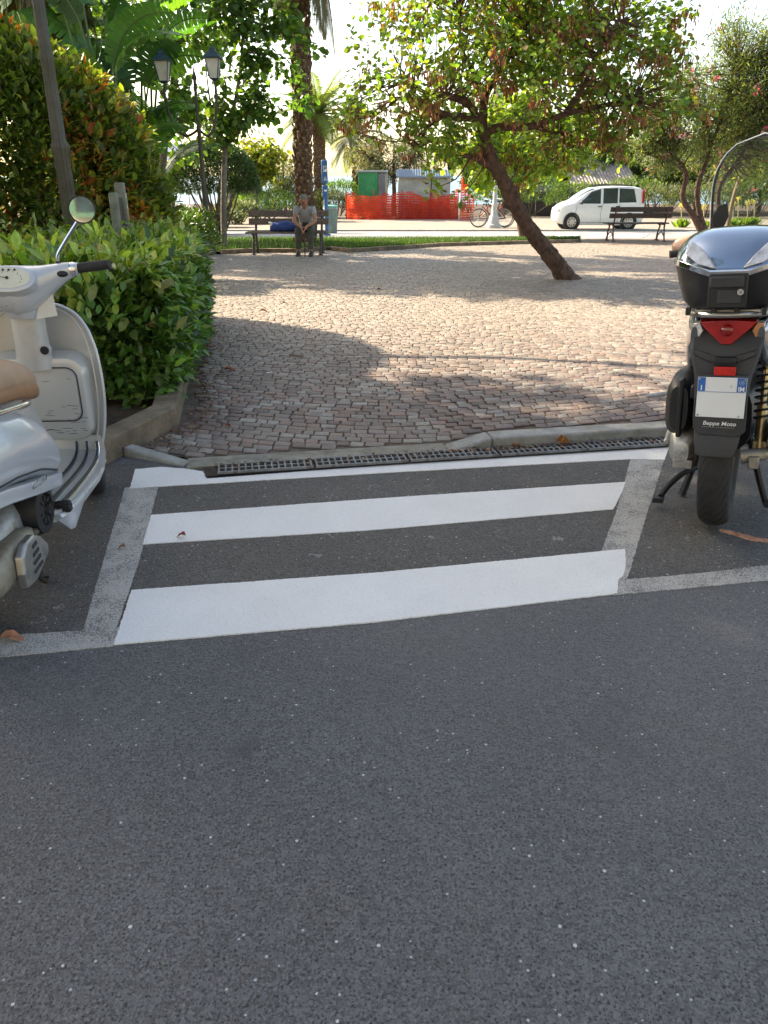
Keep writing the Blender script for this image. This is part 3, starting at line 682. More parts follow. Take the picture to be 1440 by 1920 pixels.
# ---- left shade trees outside the frame, whose shade covers the road
def big_crown(name, label, c, r, n, per, ls, pal, foot=None):
    base = Vector((c[0], c[1], zg(max(0, c[1])))) if foot is None else foot; e = empty(name, base, 0, label, 'tree', 'tall trees left of the road')
    cc = Vector(c); top = cc-base; b = MB()
    b.tube(catmull([(0, 0, -.1), (top.x*.2+.1, top.y*.2, top.z*.35), (top.x*.6, top.y*.6, top.z*.7), (top.x, top.y, top.z+r[2]*.5)], 5), list(np.linspace(.26, .05, 16) if foot is None else np.linspace(.11, .02, 16)), 10)
    d = rdir(n); C = d*(rng.random((n, 1))**.4*np.where(rng.random((n, 1)) < .14, 1.28, 1.))*np.array(r)+np.array(top); lp = [Vector((top.x, top.y, z)) for z in np.linspace(top.z*.55, top.z+r[2]*.5, 9)]
    twigs(b, lp, C[:: 4], .02, 1, 4); b.build('trunk', m_bark2, e, fix=False)
    P, off = clouds(C, .42, per); k = len(P); foliage('crown', P, nrm(off)+.5*rdir(k), rdir(k)*.8+np.array([0, 0, 1.]), ls*rng.uniform(.6, 1.2, k), palette(k, pal), m_leaf, e, 'round')
    return e
pal_s = [((.07, .13, .04), 3), ((.11, .18, .05), 2)]
SH = [((-10.75, 10.0, 7.5), (3.1, 2.9, 2.6), 0, 34), ((-7.85, 8.15, 7.6), (3.0, 2.8, 2.4), 1, 18), ((-10.9, 6.3, 7.6), (3.2, 3.0, 2.6), 0, 30), ((-7.2, 4.0, 7.8), (3.0, 3.0, 2.6), 1, 15), ((-9, -1.0, 8.5), (4.2, 3.6, 3.2), 0, 26), ((-2.9, 10.5, 6.2), (1.9, 1.7, 1.1), 2, 9), ((-6.6, 17.6, 6.7), (3.0, 1.5, 1.2), 3, 20)]
for (c, r, kd, dens), lb in zip(SH, ['tall leafy tree left of the frame behind the big bush', 'shade tree overhanging the road on the left', 'broad shade tree far left of the road', 'shade tree leaning over the parked scooters', 'shade tree behind the viewer', 'loose branched tree arching high over the hedge', 'tall tree left of the far bench']):
    big_crown('shade_tree', lb, c, r, int(dens*r[0]*r[1]*.9), 26, .20, pal_s, Vector((-6.6, 8.9, 0)) if kd == 2 else Vector((-10.5, 17.5, 0)) if kd == 3 else None)
# ---- oleanders, slim dense leaves
pal_o = [((.10, .145, .07), 4), ((.14, .19, .08), 3), ((.07, .10, .05), 2), ((.22, .25, .09), 1)]
Yo = 24.5; bo = G(1325, 446); Yo = bo.y
O = lambda x, y, d=0: at(x, y, Yo+d)
ol = [([bo, O(1300, 405), O(1280, 370), O(1285, 320), O(1240, 270)], [.15, .09, .08, .06, .03]), ([bo, O(1312, 400), O(1308, 350), O(1330, 280), O(1320, 200)], [.12, .08, .07, .05, .02]),
      ([bo, O(1345, 410), O(1350, 350), O(1390, 290), O(1420, 200)], [.1, .07, .06, .05, .02]), ([O(1285, 320), O(1250, 300), O(1215, 290)], [.05, .04, .02]), ([O(1330, 280), O(1360, 200), O(1380, 120)], [.05, .04, .02])]
obl = [(O(1230, 250), .9), (O(1290, 210), 1.2), (O(1370, 200), 1.3), (O(1440, 240, .5), 1.3), (O(1250, 290), .6), (O(1330, 280, .5), .9), (O(1400, 310, .8), .7), (O(1500, 160), 1.5), (O(1400, 110), 1.0), (O(1360, 60, .4), .45), (O(1375, 30, .4), .28), (O(1450, 120, .5), 1.0), (O(1210, 200), .45), (O(1270, 150, .5), .55)]
e, C = tree('oleander_tree', 'large multi stemmed oleander with pink flowers behind the right bench', 'tree', bo, ol, obl, 1050, 42, .32, .13, pal_o, 'slim', m_bark, flat=.9, droop=-.2, tw=.012)
k = rng.choice(len(C), 60, replace=False); P, off = clouds(C[k]+nrm(C[k]-C.mean(0))*.25, .14, 14); n = len(P)
foliage('flowers', P, rdir(n), rdir(n), .06, palette(n, [((.55, .14, .20), 2), ((.6, .3, .33), 1)], .2), m_pod, e, 'round')
# ---- generic trees further away
def simple_tree(name, label, px, py, top, wpx, Y=None, pal=pal_s, trunk=.08, ncl=160, per=22, ls=.14, shape='oval', frac=.45, crad=.3, cat='tree', group=None, lean=0, flat=1.0, bark=None, fork=None):
    b0 = G(px, py) if Y is None else Vector((at(px, py, Y).x, Y, zg(Y))); Y = b0.y; tp = at(px+lean, top, Y); H_ = tp.z-b0.z
    sc = Y*1.08/1442.; wr = wpx*sc/2; hz = H_*(1-frac)/2; c = Vector((b0.x+lean*sc, Y, tp.z-hz))
    k = 6; bl = [(c+Vector((random.uniform(-.5, .5)*wr, random.uniform(-.4, .4)*wr, random.uniform(-.6, .6)*hz)), min(wr, hz)*random.uniform(.5, .75)) for _ in range(k)]+[(c, min(wr, hz)*.9)]
    if wr > hz: bl += [(c+Vector((s_*wr*.55, 0, -.1*hz)), hz*.75) for s_ in (-1, 1)]
    else: bl += [(c+Vector((0, 0, s_*hz*.5)), wr*.75) for s_ in (-1, 1)]
    lim = [([b0+Vector((0, 0, -.05)), b0+Vector((.03, 0, H_*.25)), c+Vector((0, 0, -hz*.6)), c+Vector((0, 0, hz*.6))], [trunk, trunk*.85, trunk*.7, trunk*.25])]
    lim += [([c+Vector((0, 0, -hz*.7)), c+Vector((s_*wr*.3, random.uniform(-.2, .2), -hz*.2)), c+Vector((s_*wr*.6, 0, hz*.3))], [trunk*.55, trunk*.4, trunk*.15]) for s_ in (-1, 1)]
    return tree(name, label, cat, b0, lim, bl, ncl, per, crad, ls, pal, shape, bark or m_bark2, group, flat=flat, tw=.01)
pal_y = [((.26, .27, .04), 3), ((.18, .24, .04), 3), ((.12, .17, .04), 1)]
pal_m = [((.07, .15, .045), 3), ((.10, .20, .05), 3), ((.16, .27, .07), 1.5)]
pal_g = [((.10, .13, .08), 3), ((.13, .16, .10), 2), ((.07, .09, .06), 2)]
# young maple with a bare stem near the left bench, and the one above it
bm_ = G(421, 472); Ym = bm_.y; A = lambda x, y, d=0: at(x, y, Ym+d)
tree('young_maple', 'young maple with a slim pale stem standing at the left end of the grass strip', 'tree', bm_, [([bm_, A(419, 380), A(422, 285), A(430, 245), A(452, 120), A(455, 0)], [.07, .06, .055, .04, .03, .015]), ([A(422, 285), A(405, 255), A(395, 200), A(385, 120)], [.04, .03, .02, .01]), ([A(422, 275), A(450, 245), A(485, 190)], [.035, .025, .01])],
     [(A(440, 215), .55), (A(485, 190), .45), (A(405, 235), .35), (A(450, 130), .45), (A(490, 120), .3), (A(540, 130, .3), .3), (A(575, 175, .3), .3), (A(480, 60), .45), (A(540, 40), .35), (A(450, -30), .7), (A(440, 255), .3), (A(570, 90), .25), (A(430, 30), .35)], 150, 17, .22, .13, pal_m, 'round', m_bark2, droop=.6)
# slim tree behind the leaning one
bq = G(981, 447); Q_ = lambda x, y, d=0: at(x, y, bq.y+d)
tree('slim_tree', 'slim straight tree growing from the grass strip behind the leaning tree', 'tree', bq, [([bq, Q_(973, 400), Q_(966, 330), Q_(963, 280), Q_(960, 200)], [.13, .1, .085, .07, .03])],
     [(Q_(1010, 300), .9), (Q_(930, 290), .8), (Q_(1060, 290), .7), (Q_(965, 220), 1.1), (Q_(860, 290), .55), (Q_(1080, 240), .8), (Q_(900, 340), .35)], 260, 24, .3, .15, [((.20, .32, .06), 3), ((.28, .38, .07), 3), ((.12, .20, .05), 2)], 'round', m_bark)
# round clipped tree
cr = at(400, 355, 27.); e = bush('round_clipped_tree', 'dark green ball shaped clipped tree behind the left lamp post', 'tree', (cr.x, 27., cr.z-.05), (1.50, 1.45, 1.42), 5200, 6, .09, [((.035, .075, .025), 4), ((.055, .105, .03), 3), ((.09, .14, .04), 1)], m_gloss, depth=.35, tr=26, p=2.2)
simple_tree('yellow_tree', 'small yellow green tree between the round tree and the big palm', 482, 412, 258, 120, 40., pal_y, .09, 200, 22, .17, 'round', .42)
simple_tree('grey_green_tree', 'bluish grey feathery tree just left of the big palm trunk', 535, 405, 270, 90, 44., pal_g, .1, 200, 26, .16, 'slim', .2)
simple_tree('white_oleander', 'pale flowering oleander behind the green cabin', 738, 400, 245, 165, 47., [((.13, .16, .10), 4), ((.08, .11, .06), 3), ((.38, .34, .33), 2.2)], .14, 420, 26, .18, 'slim', .35, bark=m_bark)
for px, tp_, wp, Y, pl_, lb in [(1010, 285, 150, 50, pal_g, 'grey green tree behind the bicycles'), (1100, 270, 130, 56, pal_s, 'dark tree behind the tin roof'), (945, 250, 120, 52, pal_s, 'dark tree behind the leaning trunk'), (1180, 280, 110, 53, pal_s, 'dark tree just right of the tin roof'),
                            (1300, 250, 150, 56, pal_y, 'yellow leaved tree glimpsed through the oleander'), (1420, 270, 170, 52, pal_s, 'dark tree behind the windscreen'), (1520, 250, 170, 50, pal_s, 'dark tree at the right edge of the park'), (1370, 150, 130, 46, pal_g, 'tall feathery tree rising above the oleander'), (1450, 110, 120, 44, pal_g, 'tall grey green tree at the right edge of the frame')]:
    simple_tree('park_tree', lb, px, 405, tp_, wp, Y, pl_, .15, 300, 24, .22, 'oval', .12, .42, group='trees along the far side of the park')
# low shrubs
for px, w_, h_, Y, pl_, lb in [(445, 60, 34, 35, pal_g, 'pale grey shrub below the round tree'), (500, 90, 44, 40, pal_m, 'bright green shrub behind the left bench'), (548, 60, 60, 43, pal_g, 'feathery grey shrub left of the palm base'), (618, 60, 40, 42, pal_g, 'low grey shrub behind the litter bin'), (640, 60, 50, 46, pal_m, 'green shrub left of the orange netting'), (455, 50, 60, 45, pal_g, 'grey shrub behind the clipped tree'),
                        (935, 80, 60, 44, pal_s, 'dark shrub behind the bicycles'), (1000, 100, 62, 44, pal_m, 'dark green shrub left of the white car'), (1090, 110, 50, 44, pal_s, 'dark shrub behind the white car'), (1180, 100, 56, 45, pal_s, 'dark shrub behind the rear of the white car'), (1240, 90, 48, 43, pal_g, 'grey leaved oleander shrub behind the right bench'), (1320, 110, 50, 43, pal_g, 'grey shrub behind the oleander stems'), (1410, 120, 60, 43, pal_s, 'dark shrub seen through the windscreen'), (1510, 120, 60, 43, pal_s, 'dark shrub at the right edge'), (410, 70, 26, 32, pal_g, 'low silvery plants beside the far road')]:
    a = at(px, 405, Y); sc = Y*1.08/1442; bush('shrub', lb, 'shrub', (a.x, Y, zg(Y)+h_*sc*.42), (w_*sc*.55, w_*sc*.4, h_*sc*.6), 520, 6, .17, pl_, m_leaf, 'slim', .3, tr=5, group='shrubs along the far pavement')
# tall dark hedges closing the far side of the park
for px, w_, h_, lb in [(960, 130, 95, 'tall dark hedge behind the bicycles at the far side'), (1085, 140, 105, 'tall dark hedge behind the white car roof'), (1215, 150, 100, 'tall dark hedge right of the tin roofed hut'), (1345, 150, 100, 'tall dark hedge behind the oleander stems'), (1475, 150, 105, 'tall dark hedge behind the windscreen')]:
    a = at(px, 405, 50.5); sc = 50.5*1.08/1442; bush('tall_hedge', lb, 'hedge', (a.x, 50.5, zg(50.5)+h_*sc*.40), (w_*sc*.62, 1.3, h_*sc*.62), 1300, 6, .22, [((.05, .085, .035), 3), ((.07, .12, .045), 2)], m_leaf, 'oval', .4, tr=5, group='tall hedges on the far side', p=4)
# poker plants by the oleander
m_stalk = mat('pale_stalk', (.36, .34, .16), .8)
for i, (px, py, tp_) in enumerate([(1277, 428, 385), (1318, 430, 388), (1382, 425, 372), (1400, 424, 380), (1413, 424, 378), (1372, 428, 382)]):
    b0 = G(px, py); e = empty('poker_plant', b0, 0, ['flowering plant with one pale head right behind the bench end', 'flowering plant between the bench and the oleander stems', 'tallest pale headed plant seen through the windscreen', 'middle pale headed plant seen through the windscreen', 'rightmost pale headed plant seen through the windscreen', 'leftmost pale headed plant seen through the windscreen'][i], 'plant', 'pale headed plants beside the far kerb')
    t = at(px+random.uniform(-1, 4), tp_, b0.y)-b0; b = MB(); b.tube([(0, 0, 0), t*.5+Vector((.02, 0, 0)), t], .018, 6); b.build('stalk', m_stalk, e, fix=False)
    n = 60; foliage('flower_head', np.tile(list(t), (n, 1))+rng.normal(size=(n, 3))*.04, rdir(n), rdir(n), .08, palette(n, [((.5, .45, .2), 1)]), m_leaf, e, 'slim')
    n = 70; foliage('leaves', rng.normal(size=(n, 3))*.07*np.array([1, 1, .1])+np.array([0, 0, .02]), rdir(n)*.6+np.array([0, 0, .8]), rdir(n), .36, palette(n, [((.16, .26, .05), 1)]), m_leaf, e, 'slim')
# ---- palms
m_boot = mat('palm_bark', (.15, .085, .05), .9, sc=18, var=.5, bump=.02, bsc=50)
m_boot2 = mat('palm_bark_cut', (.30, .19, .11), .9, sc=22, var=.5, bump=.02, bsc=50)
def palm(name, label, base, H_, r, nfr, flen, boots, pal, group=None, droop=1.0, seed=1, hang=0, lean=Vector((0, 0, 0)), boot_len=.14, lw=.045):
    rr = random.Random(seed); e = empty(name, base, 0, label, 'palm tree', group); b = MB(); mi = 0
    ax = lambda z: lean*(z/H_)
    pts = [ax(z)+Vector((0, 0, z)) for z in np.linspace(-.1, H_, 14)]; b.tube(pts, [r*(1.35-.45*min(1, i/2.2)) for i in range(14)], 14)
    n = int(boots)
    for i in range(n):
        z = H_*(i+.5)/n; a = i*2.39996; q = r*(.88+.35*max(0, 1-z/.6)); c = ax(z)+Vector((q*math.cos(a), q*math.sin(a), z)); out = Vector((math.cos(a), math.sin(a), 0)); tn = Vector((-out.y, out.x, 0))
        L = boot_len*rr.uniform(.6, 1.2); wd = boot_len*.62*rr.uniform(.8, 1.2); tip = c+out*(L*.55)+Vector((0, 0, L))
        b.add([c+tn*wd, c-tn*wd, c+out*.05-Vector((0, 0, L*.7)), tip+tn*wd*.45, tip-tn*wd*.45, tip+out*.02-Vector((0, 0, .05))], [(0, 3, 4, 1), (0, 2, 5, 3), (1, 4, 5, 2)], 0); b.add([tip+tn*wd*.45, tip-tn*wd*.45, tip+out*.025-Vector((0, 0, .06))], [(0, 1, 2)], 1)
    b.build('trunk', [m_boot, m_boot2], e, smooth=False, fix=False)
    top = ax(H_)+Vector((0, 0, H_)); Vt, Ft, Cc = [], [], []; rb = MB()
    for k in range(nfr):
        a = k*2.39996+rr.uniform(-.2, .2); el = (1.35-1.9*(k/nfr))*droop**.5; hg = k >= nfr-hang
        if hg: el = -.9
        L = flen*rr.uniform(.85, 1.1); p = top.copy(); d = Vector((math.cos(a)*math.cos(el), math.sin(a)*math.cos(el), math.sin(el))); path = [p.copy()]
        for s_ in range(14):
            p = p+d*L/14; d = (d+Vector((0, 0, -.085*droop*(1 if not hg else 2.)))).normalized(); path.append(p.copy())
        rb.tube(path, list(np.linspace(.035, .008, 15)), 5, caps=False)
        c0 = random.choice(pal)
        for s_ in range(1, 56):
            t = s_/56*14; i = min(13, int(t)); pp = path[i].lerp(path[i+1], t-i); dd = (path[i+1]-path[i]).normalized(); sd = dd.cross(Vector((0, 0, 1)))
            if sd.length < .05: sd = Vector((1, 0, 0))
            sd.normalize(); ll = flen*.24*math.sin(PI*min(1, (s_+6)/62))*rr.uniform(.8, 1.1)+.05
            for sg in (-1, 1):
                v = (sd*sg*.85+dd*.55+Vector((0, 0, .18 if not hg else -.7))).normalized(); q = dd*lw*.5; mid = pp+v*ll*.55; tip = pp+v*ll+Vector((0, 0, -ll*.28*droop)); o = len(Vt)
                Vt += [list(pp-q*.6), list(pp+q*.6), list(mid+q), list(mid-q), list(tip)]; Ft += [(o, o+1, o+2, o+3), (o+3, o+2, o+4, o+4)]
                g = rr.uniform(.75, 1.25); Cc += [[x*g for x in ((.16, .12, .07) if hg and rr.random() < .7 else c0)]]*5
    F4 = [f for f in Ft if f[2] != f[3]]; F3 = [(f[0], f[1], f[2]) for f in Ft if f[2] == f[3]]
    me = bpy.data.meshes.new('fronds'); me.from_pydata(Vt, [], F4+F3); me.materials.append(m_leaf); at_ = me.color_attributes.new('Col', 'FLOAT_COLOR', 'POINT'); c4 = np.ones((len(Vt), 4)); c4[:, :3] = Cc; at_.data.foreach_set('color', c4.ravel().astype(np.float32))
    link(bpy.data.objects.new('fronds', me), e); rb.build('frond_stems', mat('frond_stem', (.18, .2, .07), .7), e, fix=False)
    return e
pf = [(.07, .12, .03), (.09, .15, .04), (.06, .10, .03)]
bp = Vector((at(572, 440, 19.6).x, 19.6, zg(19.6)+.03))
tpv = at(562, 30, 19.6)
palm('palm_tree', 'tall palm with rough brown bark scales behind the seated person', bp, 6.6, .175, 44, 2.7, 330, pf, seed=2, hang=7, lean=Vector((at(556, 0, 19.6).x-at(572, 440, 19.6).x+.3, 0, 0))*.3, droop=1.15)
b = MB()                                      # fallen boots and offshoots at the foot of the palm
bp2 = Vector((at(602, 400, 44).x, 44, zg(44)))
palm('palm_tree', 'slender palm with arching green fronds behind the blue post', bp2, at(600, 215, 44).z-bp2.z, .26, 34, 2.6, 260, [(.14, .2, .06), (.18, .23, .07), (.11, .16, .05)], seed=5, droop=.8, boot_len=.2)
bp3 = Vector((at(668, 400, 50).x, 50, zg(50)))
palm('palm_tree', 'hazy grey palm with drooping fronds right of the blue post', bp3, at(650, 240, 50).z-bp3.z-.5, .2, 28, 2.6, 120, [(.12, .15, .11), (.15, .17, .12)], seed=8, droop=1.5)
bp4 = Vector((at(150, 120, 17.6).x, 17.6, zg(17.6)))
palm('palm_tree', 'palm with a shaggy trunk behind the big bush at the top left', bp4, 6.3, .26, 30, 2.7, 240, pf, seed=9, hang=8, droop=1.1, lean=Vector((-.3, 0, 0)))
bp5 = Vector((at(40, 120, 19).x, 19, zg(19)))
palm('palm_tree', 'dark palm at the far top left corner behind the big bush', bp5, 5.8, .24, 34, 2.6, 200, pf, seed=12, hang=6, droop=1.2)
# ---- giant strelitzia clumps
def strelitzia(name, label, base, stems, seed=1):
    rr = random.Random(seed); e = empty(name, base, 0, label, 'plant', 'giant strelitzia clumps behind the big bush'); lv = MB(); pt = MB(); Vt, Ft, Cc = [], [], []
    for (az, hgt, reach, L, wd) in stems:
        out = Vector((math.cos(az), math.sin(az)*.6, 0)); st = Vector((rr.uniform(-.3, .3), rr.uniform(-.3, .3), 0)); top = st+out*reach*.5+Vector((0, 0, hgt)); pt.tube(catmull([st, st+Vector((0, 0, hgt*.5))+out*reach*.1, top], 6), list(np.linspace(.05, .02, 13)), 6)
        d = (out*.5+Vector((0, 0, 1))).normalized(); p = top.copy(); tw = rr.uniform(-.8, .8); side0 = Vector((-out.y, out.x, 0)).normalized(); path = []
        nS = 15
        for i in range(nS+1): path.append((p.copy(), d.copy())); p = p+d*L/nS; d = (d+out*.07+Vector((0, 0, -.085))).normalized()
        g = rr.choice([(.07, .19, .07), (.09, .24, .07), (.06, .15, .08), (.15, .32, .08)])
        pt.tube([q[0] for q in path], list(np.linspace(.02, .006, nS+1)), 5)
        for sg in (-1, 1):
            for i in range(nS):
                (p0, d0), (p1, d1) = path[i], path[i+1]; t0, t1 = i/nS, (i+1)/nS
                w0, w1 = [wd*(math.sin(PI*min(1, t*.92+.10))**.6) for t in (t0, t1)]
                dn = -.15*rr.random() if i % 3 else -.5*rr.random()
                def edge(p_, d_, w_):
                    sd = (Matrix.Rotation(tw, 3, d_) @ side0); nr = d_.cross(sd).normalized(); return p_+sd*sg*w_*.5+nr*(.10*w_), p_+sd*sg*w_+Vector((0, 0, dn*w_*.8))+d_*.03
                a1, a2 = edge(p0+(p1-p0)*.04, d0, w0); b1, b2 = edge(p1-(p1-p0)*.04, d1, w1); o = len(Vt); Vt += [list(p0), list(p1), list(b1), list(a1), list(b2), list(a2)]; Ft += [(o, o+1, o+2, o+3), (o+3, o+2, o+4, o+5)]
                q = rr.uniform(.85, 1.15); Cc += [[x*q for x in g]]*6
    pt.build('stems', mat('strelitzia_stem', (.10, .17, .06), .6), e, fix=False)
    vmesh('leaves', Vt, Ft, m_gloss, e, np.array(Cc), True); return e
def st_stems(n, h0, h1, L, wd, seed):
    r = random.Random(seed); return [(r.uniform(0, 2*PI), r.uniform(h0, h1), r.uniform(.3, 1.2), L*r.uniform(.7, 1.15), wd*r.uniform(.8, 1.2)) for _ in range(n)]
for i, (px, Y, n, h0, h1, lb) in enumerate([(215, 16.6, 22, 1.3, 4.4, 'large paddle leaved clump rising behind the middle of the big bush'), (275, 18.0, 20, 1.2, 4.6, 'paddle leaved clump just left of the twin lamp'), (90, 17.2, 14, 1.8, 4.6, 'paddle leaved clump at the upper left corner')]):
    a = at(px, 400, Y); strelitzia('giant_strelitzia', lb, Vector((a.x, Y, zg(Y))), st_stems(n, h0, h1, 1.6, .34, 20+i), 30+i)
# plane tree behind the lamp and at the back left
bpz = Vector((at(300, 400, 22).x, 22, zg(22))); Z_ = lambda x, y, d=0: at(x, y, 22+d)
tree('plane_tree', 'leafy plane tree behind the twin lanterns at the upper left', 'tree', bpz, [([bpz, Z_(305, 300), Z_(320, 200), Z_(330, 80), Z_(340, -60)], [.12, .1, .08, .06, .02]), ([Z_(320, 200), Z_(270, 120), Z_(230, 40)], [.05, .04, .02])],
     [(Z_(330, 150), .55), (Z_(300, 60), .7), (Z_(360, 210), .45), (Z_(310, 240), .5), (Z_(390, 60), .6), (Z_(250, 160), .6), (Z_(345, 280), .3), (Z_(200, 40), .7), (Z_(360, -20), .7), (Z_(345, 190), .5), (Z_(120, 60, 1), .9), (Z_(240, 20, 1), .9), (Z_(30, 30, 1), .9)], 190, 17, .30, .17, [((.14, .27, .08), 3), ((.20, .34, .07), 2), ((.08, .16, .05), 3)], 'round', m_bark2, droop=.6)
# ================================================================ VEHICLES
m_silver = mat('silver_paint', (.52, .54, .57), .32, .28, var=.03, sc=3, coat=.45)
m_silver_in = mat('silver_paint_inner', (.50, .495, .475), .33, .32, var=.04, sc=4, coat=.4, dirt=(.38, .365, .33))
m_chrome = mat('chrome', (.75, .76, .78), .12, 1, var=.06)
m_alu = mat('brushed_metal', (.45, .44, .41), .38, .9, var=.18, sc=14, dirt=(.25, .22, .19))
m_blk = mat('black_plastic', (.012, .012, .014), .5, var=.3, sc=15, bump=.001, bsc=300)
m_rub = mat('rubber', (.022, .021, .021), .75, var=.35, sc=18, bump=.003, bsc=120)
m_dgrey = mat('dark_grey_plastic', (.032, .032, .035), .55, var=.25, sc=9, bump=.0015, bsc=300, dirt=(.05, .045, .04))
m_tan = mat('tan_leather', (.40, .245, .15), .55, var=.12, sc=7, bump=.002, bsc=180)
m_tan2 = mat('tan_leather_side', (.33, .16, .075), .6, var=.15, sc=7, bump=.002, bsc=180)
m_red = mat('red_lens', (.42, .012, .015), .14, var=.3, sc=12, coat=.8)
m_amber = mat('amber_lens', (.6, .25, .10), .2, var=.25, sc=25, coat=.8)
m_clear = mat('clear_lens', (.62, .60, .60), .12, .3, var=.3, sc=45, coat=.8)
m_cream = mat('cream_dial', (.62, .60, .48), .4, var=.08)
m_ink = mat('dark_ink', (.03, .03, .035), .6)
m_plate = mat('plate_white', (.78, .78, .78), .35, var=.03)
m_blue = mat('plate_blue', (.02, .14, .45), .35, var=.1)
m_wt = mat('white_lettering', (.8, .8, .8), .5, var=.03)
m_mirror = mat('mirror_glass', (.85, .87, .88), .03, 1, var=.02)
m_engine = mat('engine_casting', (.50, .49, .46), .45, .6, var=.25, sc=12, bump=.003, dirt=(.12, .10, .08))
m_rust = mat('rusty_pipe', (.12, .09, .07), .6, .5, var=.4, sc=20)
def Mglass():
    M = NT('clear_glass'); M.col((.9, .95, .95)); M.b.inputs['Transmission Weight'].default_value = 1; M.b.inputs['Roughness'].default_value = .02; M.b.inputs['IOR'].default_value = 1.1
    t = M.n('BsdfTransparent'); t.inputs[0].default_value = (.86, .90, .88, 1); g = M.n('BsdfGlossy'); g.inputs['Roughness'].default_value = .03
    d = M.n('BsdfDiffuse'); d.inputs[0].default_value = (.6, .62, .6, 1); f = M.n('Fresnel'); f.inputs[0].default_value = 1.4
    a = M.n('MixShader'); M.l(f.outputs[0], a.inputs[0]); M.l(t.outputs[0], a.inputs[1]); M.l(g.outputs[0], a.inputs[2])
    c = M.n('MixShader'); M.l(M.math('MULTIPLY', M.ramp(M.noise(7, 6, .7), [(.4, .2), (.8, 1)]), .07), c.inputs[0]); M.l(a.outputs[0], c.inputs[1]); M.l(d.outputs[0], c.inputs[2]); M.l(c.outputs[0], M.o.inputs[0]); return M.m
m_glass = Mglass()
m_tint = mat('car_window', (.03, .045, .05), .08, .0, var=.4, sc=2.5, coat=1)
def ring_se(x, cy, cz, hy, hz, n=24, p=2.6, top=1, skew=0):
    out = []
    for j in range(n):
        a = 2*PI*j/n; c_, s_ = math.cos(a), math.sin(a)
        y = math.copysign(abs(c_)**(2/p), c_)*hy; z = math.copysign(abs(s_)**(2/p), s_)*hz
        if z > 0: y *= 1-(1-top)*(z/hz)
        out.append((x+skew*z, cy+y, cz+z))
    return out
def interp_rings(keys, n, fn):
    xs = [k[0] for k in keys]; out = []
    t = np.linspace(xs[0], xs[-1], n)
    for x in t: out.append(fn(x, [float(np.interp(x, xs, [k[i] for k in keys])) for i in range(1, len(keys[0]))]))
    return out
def wheel(parent, x, y, z, R_, tw, rimmat, name='wheel', spokes=5, rt=.07, groove=False):
    b = MB(); b.torus((x, y, z), R_-rt*.55, (rt*.55, tw/2), 'y', 48, 16, sq=.8); wh = b.build(name, m_rub, parent); b = MB(); ri = R_-rt
    for s_ in (-1, 1): b.torus((x, y+s_*tw*.30, z), ri-.004, (.012, .010), 'y', 40, 8)
    b.lathe([(ri-.01, y-tw*.28), (ri-.02, y-tw*.1), (ri-.02, y+tw*.1), (ri-.01, y+tw*.28)], (x, 0, z), 'y', 32); b.lathe([(.02, y-tw*.42), (.045, y-tw*.3), (.045, y+tw*.3), (.02, y+tw*.42)], (x, 0, z), 'y', 18)
    for k in range(spokes):
        a = 2*PI*k/spokes+.3; d = Vector((math.cos(a), 0, math.sin(a))); c = Vector((x, y, z)); b.tube([c+d*.03, c+d*(ri-.01)], [.020, .014], 8, flat=1.2)
    b.build('rim', rimmat, wh)
    if groove:
        b = MB()
        for k in range(34):
            a = 2*PI*k/34
            for s_ in (-1, 1):
                pts = []
                for q in range(5):
                    u = .12+q*.19; aa = a+(.09*q*q*.25)*s_+(0 if s_ > 0 else PI/34); yy = s_*tw/2*u; ro = R_-rt*.55+rt*.55*(1-abs(u)**2.5)**(1/2.5)-.0005
                    pts.append((x+ro*math.cos(aa), y+yy, z+ro*math.sin(aa)))
                b.tube(pts, .0028, 4)
        b.build('tread_groove', m_ink, wh)
    return wh
# ------------------------------------------------ silver scooter on the left
V0 = empty('motor_scooter', (-1.40, 2.20, 0), R(93), 'silver retro scooter with tan seat and round chrome mirror parked beside the hedge', 'scooter')
wheel(V0, 0, 0, .215, .215, .10, m_alu, spokes=5); fw = wheel(V0, 0, 0, .22, .22, .10, m_alu, spokes=5); fw.location = (1.24, -.075, 0); fw.rotation_euler = (0, 0, R(16))
b = MB()                                            # rear body with its bulging side cowls
keys = [(-.44, .60, .06, .05), (-.40, .61, .14, .09), (-.28, .62, .20, .125), (-.10, .615, .235, .14), (.10, .600, .252, .150), (.28, .560, .255, .150), (.40, .510, .250, .145), (.47, .475, .235, .13), (.515, .45, .20, .105), (.53, .43, .15, .06)]
b.loft(interp_rings(keys, 34, lambda x, k: ring_se(x, 0, k[0], k[1], k[2], 36, 2.9, .80)))
body = b.build('rear_body', m_silver, V0, ang=60)
b = MB(); b.loft(interp_rings([(-.30, .63, .12, .10), (.3, .60, .13, .12), (.56, .54, .125, .16), (.64, .47, .12, .18), (.68, .42, .115, .14)], 12, lambda x, k: ring_se(x, 0, k[0], k[1], k[2], 24, 3.5))); b.build('under_seat_body', m_silver_in, V0, ang=60)
b = MB()                                            # seam and lower rail under the cowl
def cowl_pt(x, frac):
    ks = [float(np.interp(x, [k[0] for k in keys], [k[i] for k in keys])) for i in (1, 2, 3)]
    s_ = frac; yy = ks[1]*(1-abs(s_)**2.9)**(1/2.9); yy *= 1-(.2*s_ if s_ > 0 else 0); return Vector((x, -yy-.001, ks[0]+s_*ks[2]))
b.tube([cowl_pt(x, -.60) for x in np.linspace(-.35, .49, 20)], .0035, 6); b.build('seam', m_ink, V0)
b = MB()
ring = lambda x, k: [(x, -k[0]-.006, k[1]), (x, -k[0]-.010, k[1]-.012), (x, -k[0]-.006, k[1]-.048), (x, -k[0]+.02, k[1]-.06), (x, -k[0]+.06, k[1]-.05), (x, -k[0]+.03, k[1])]
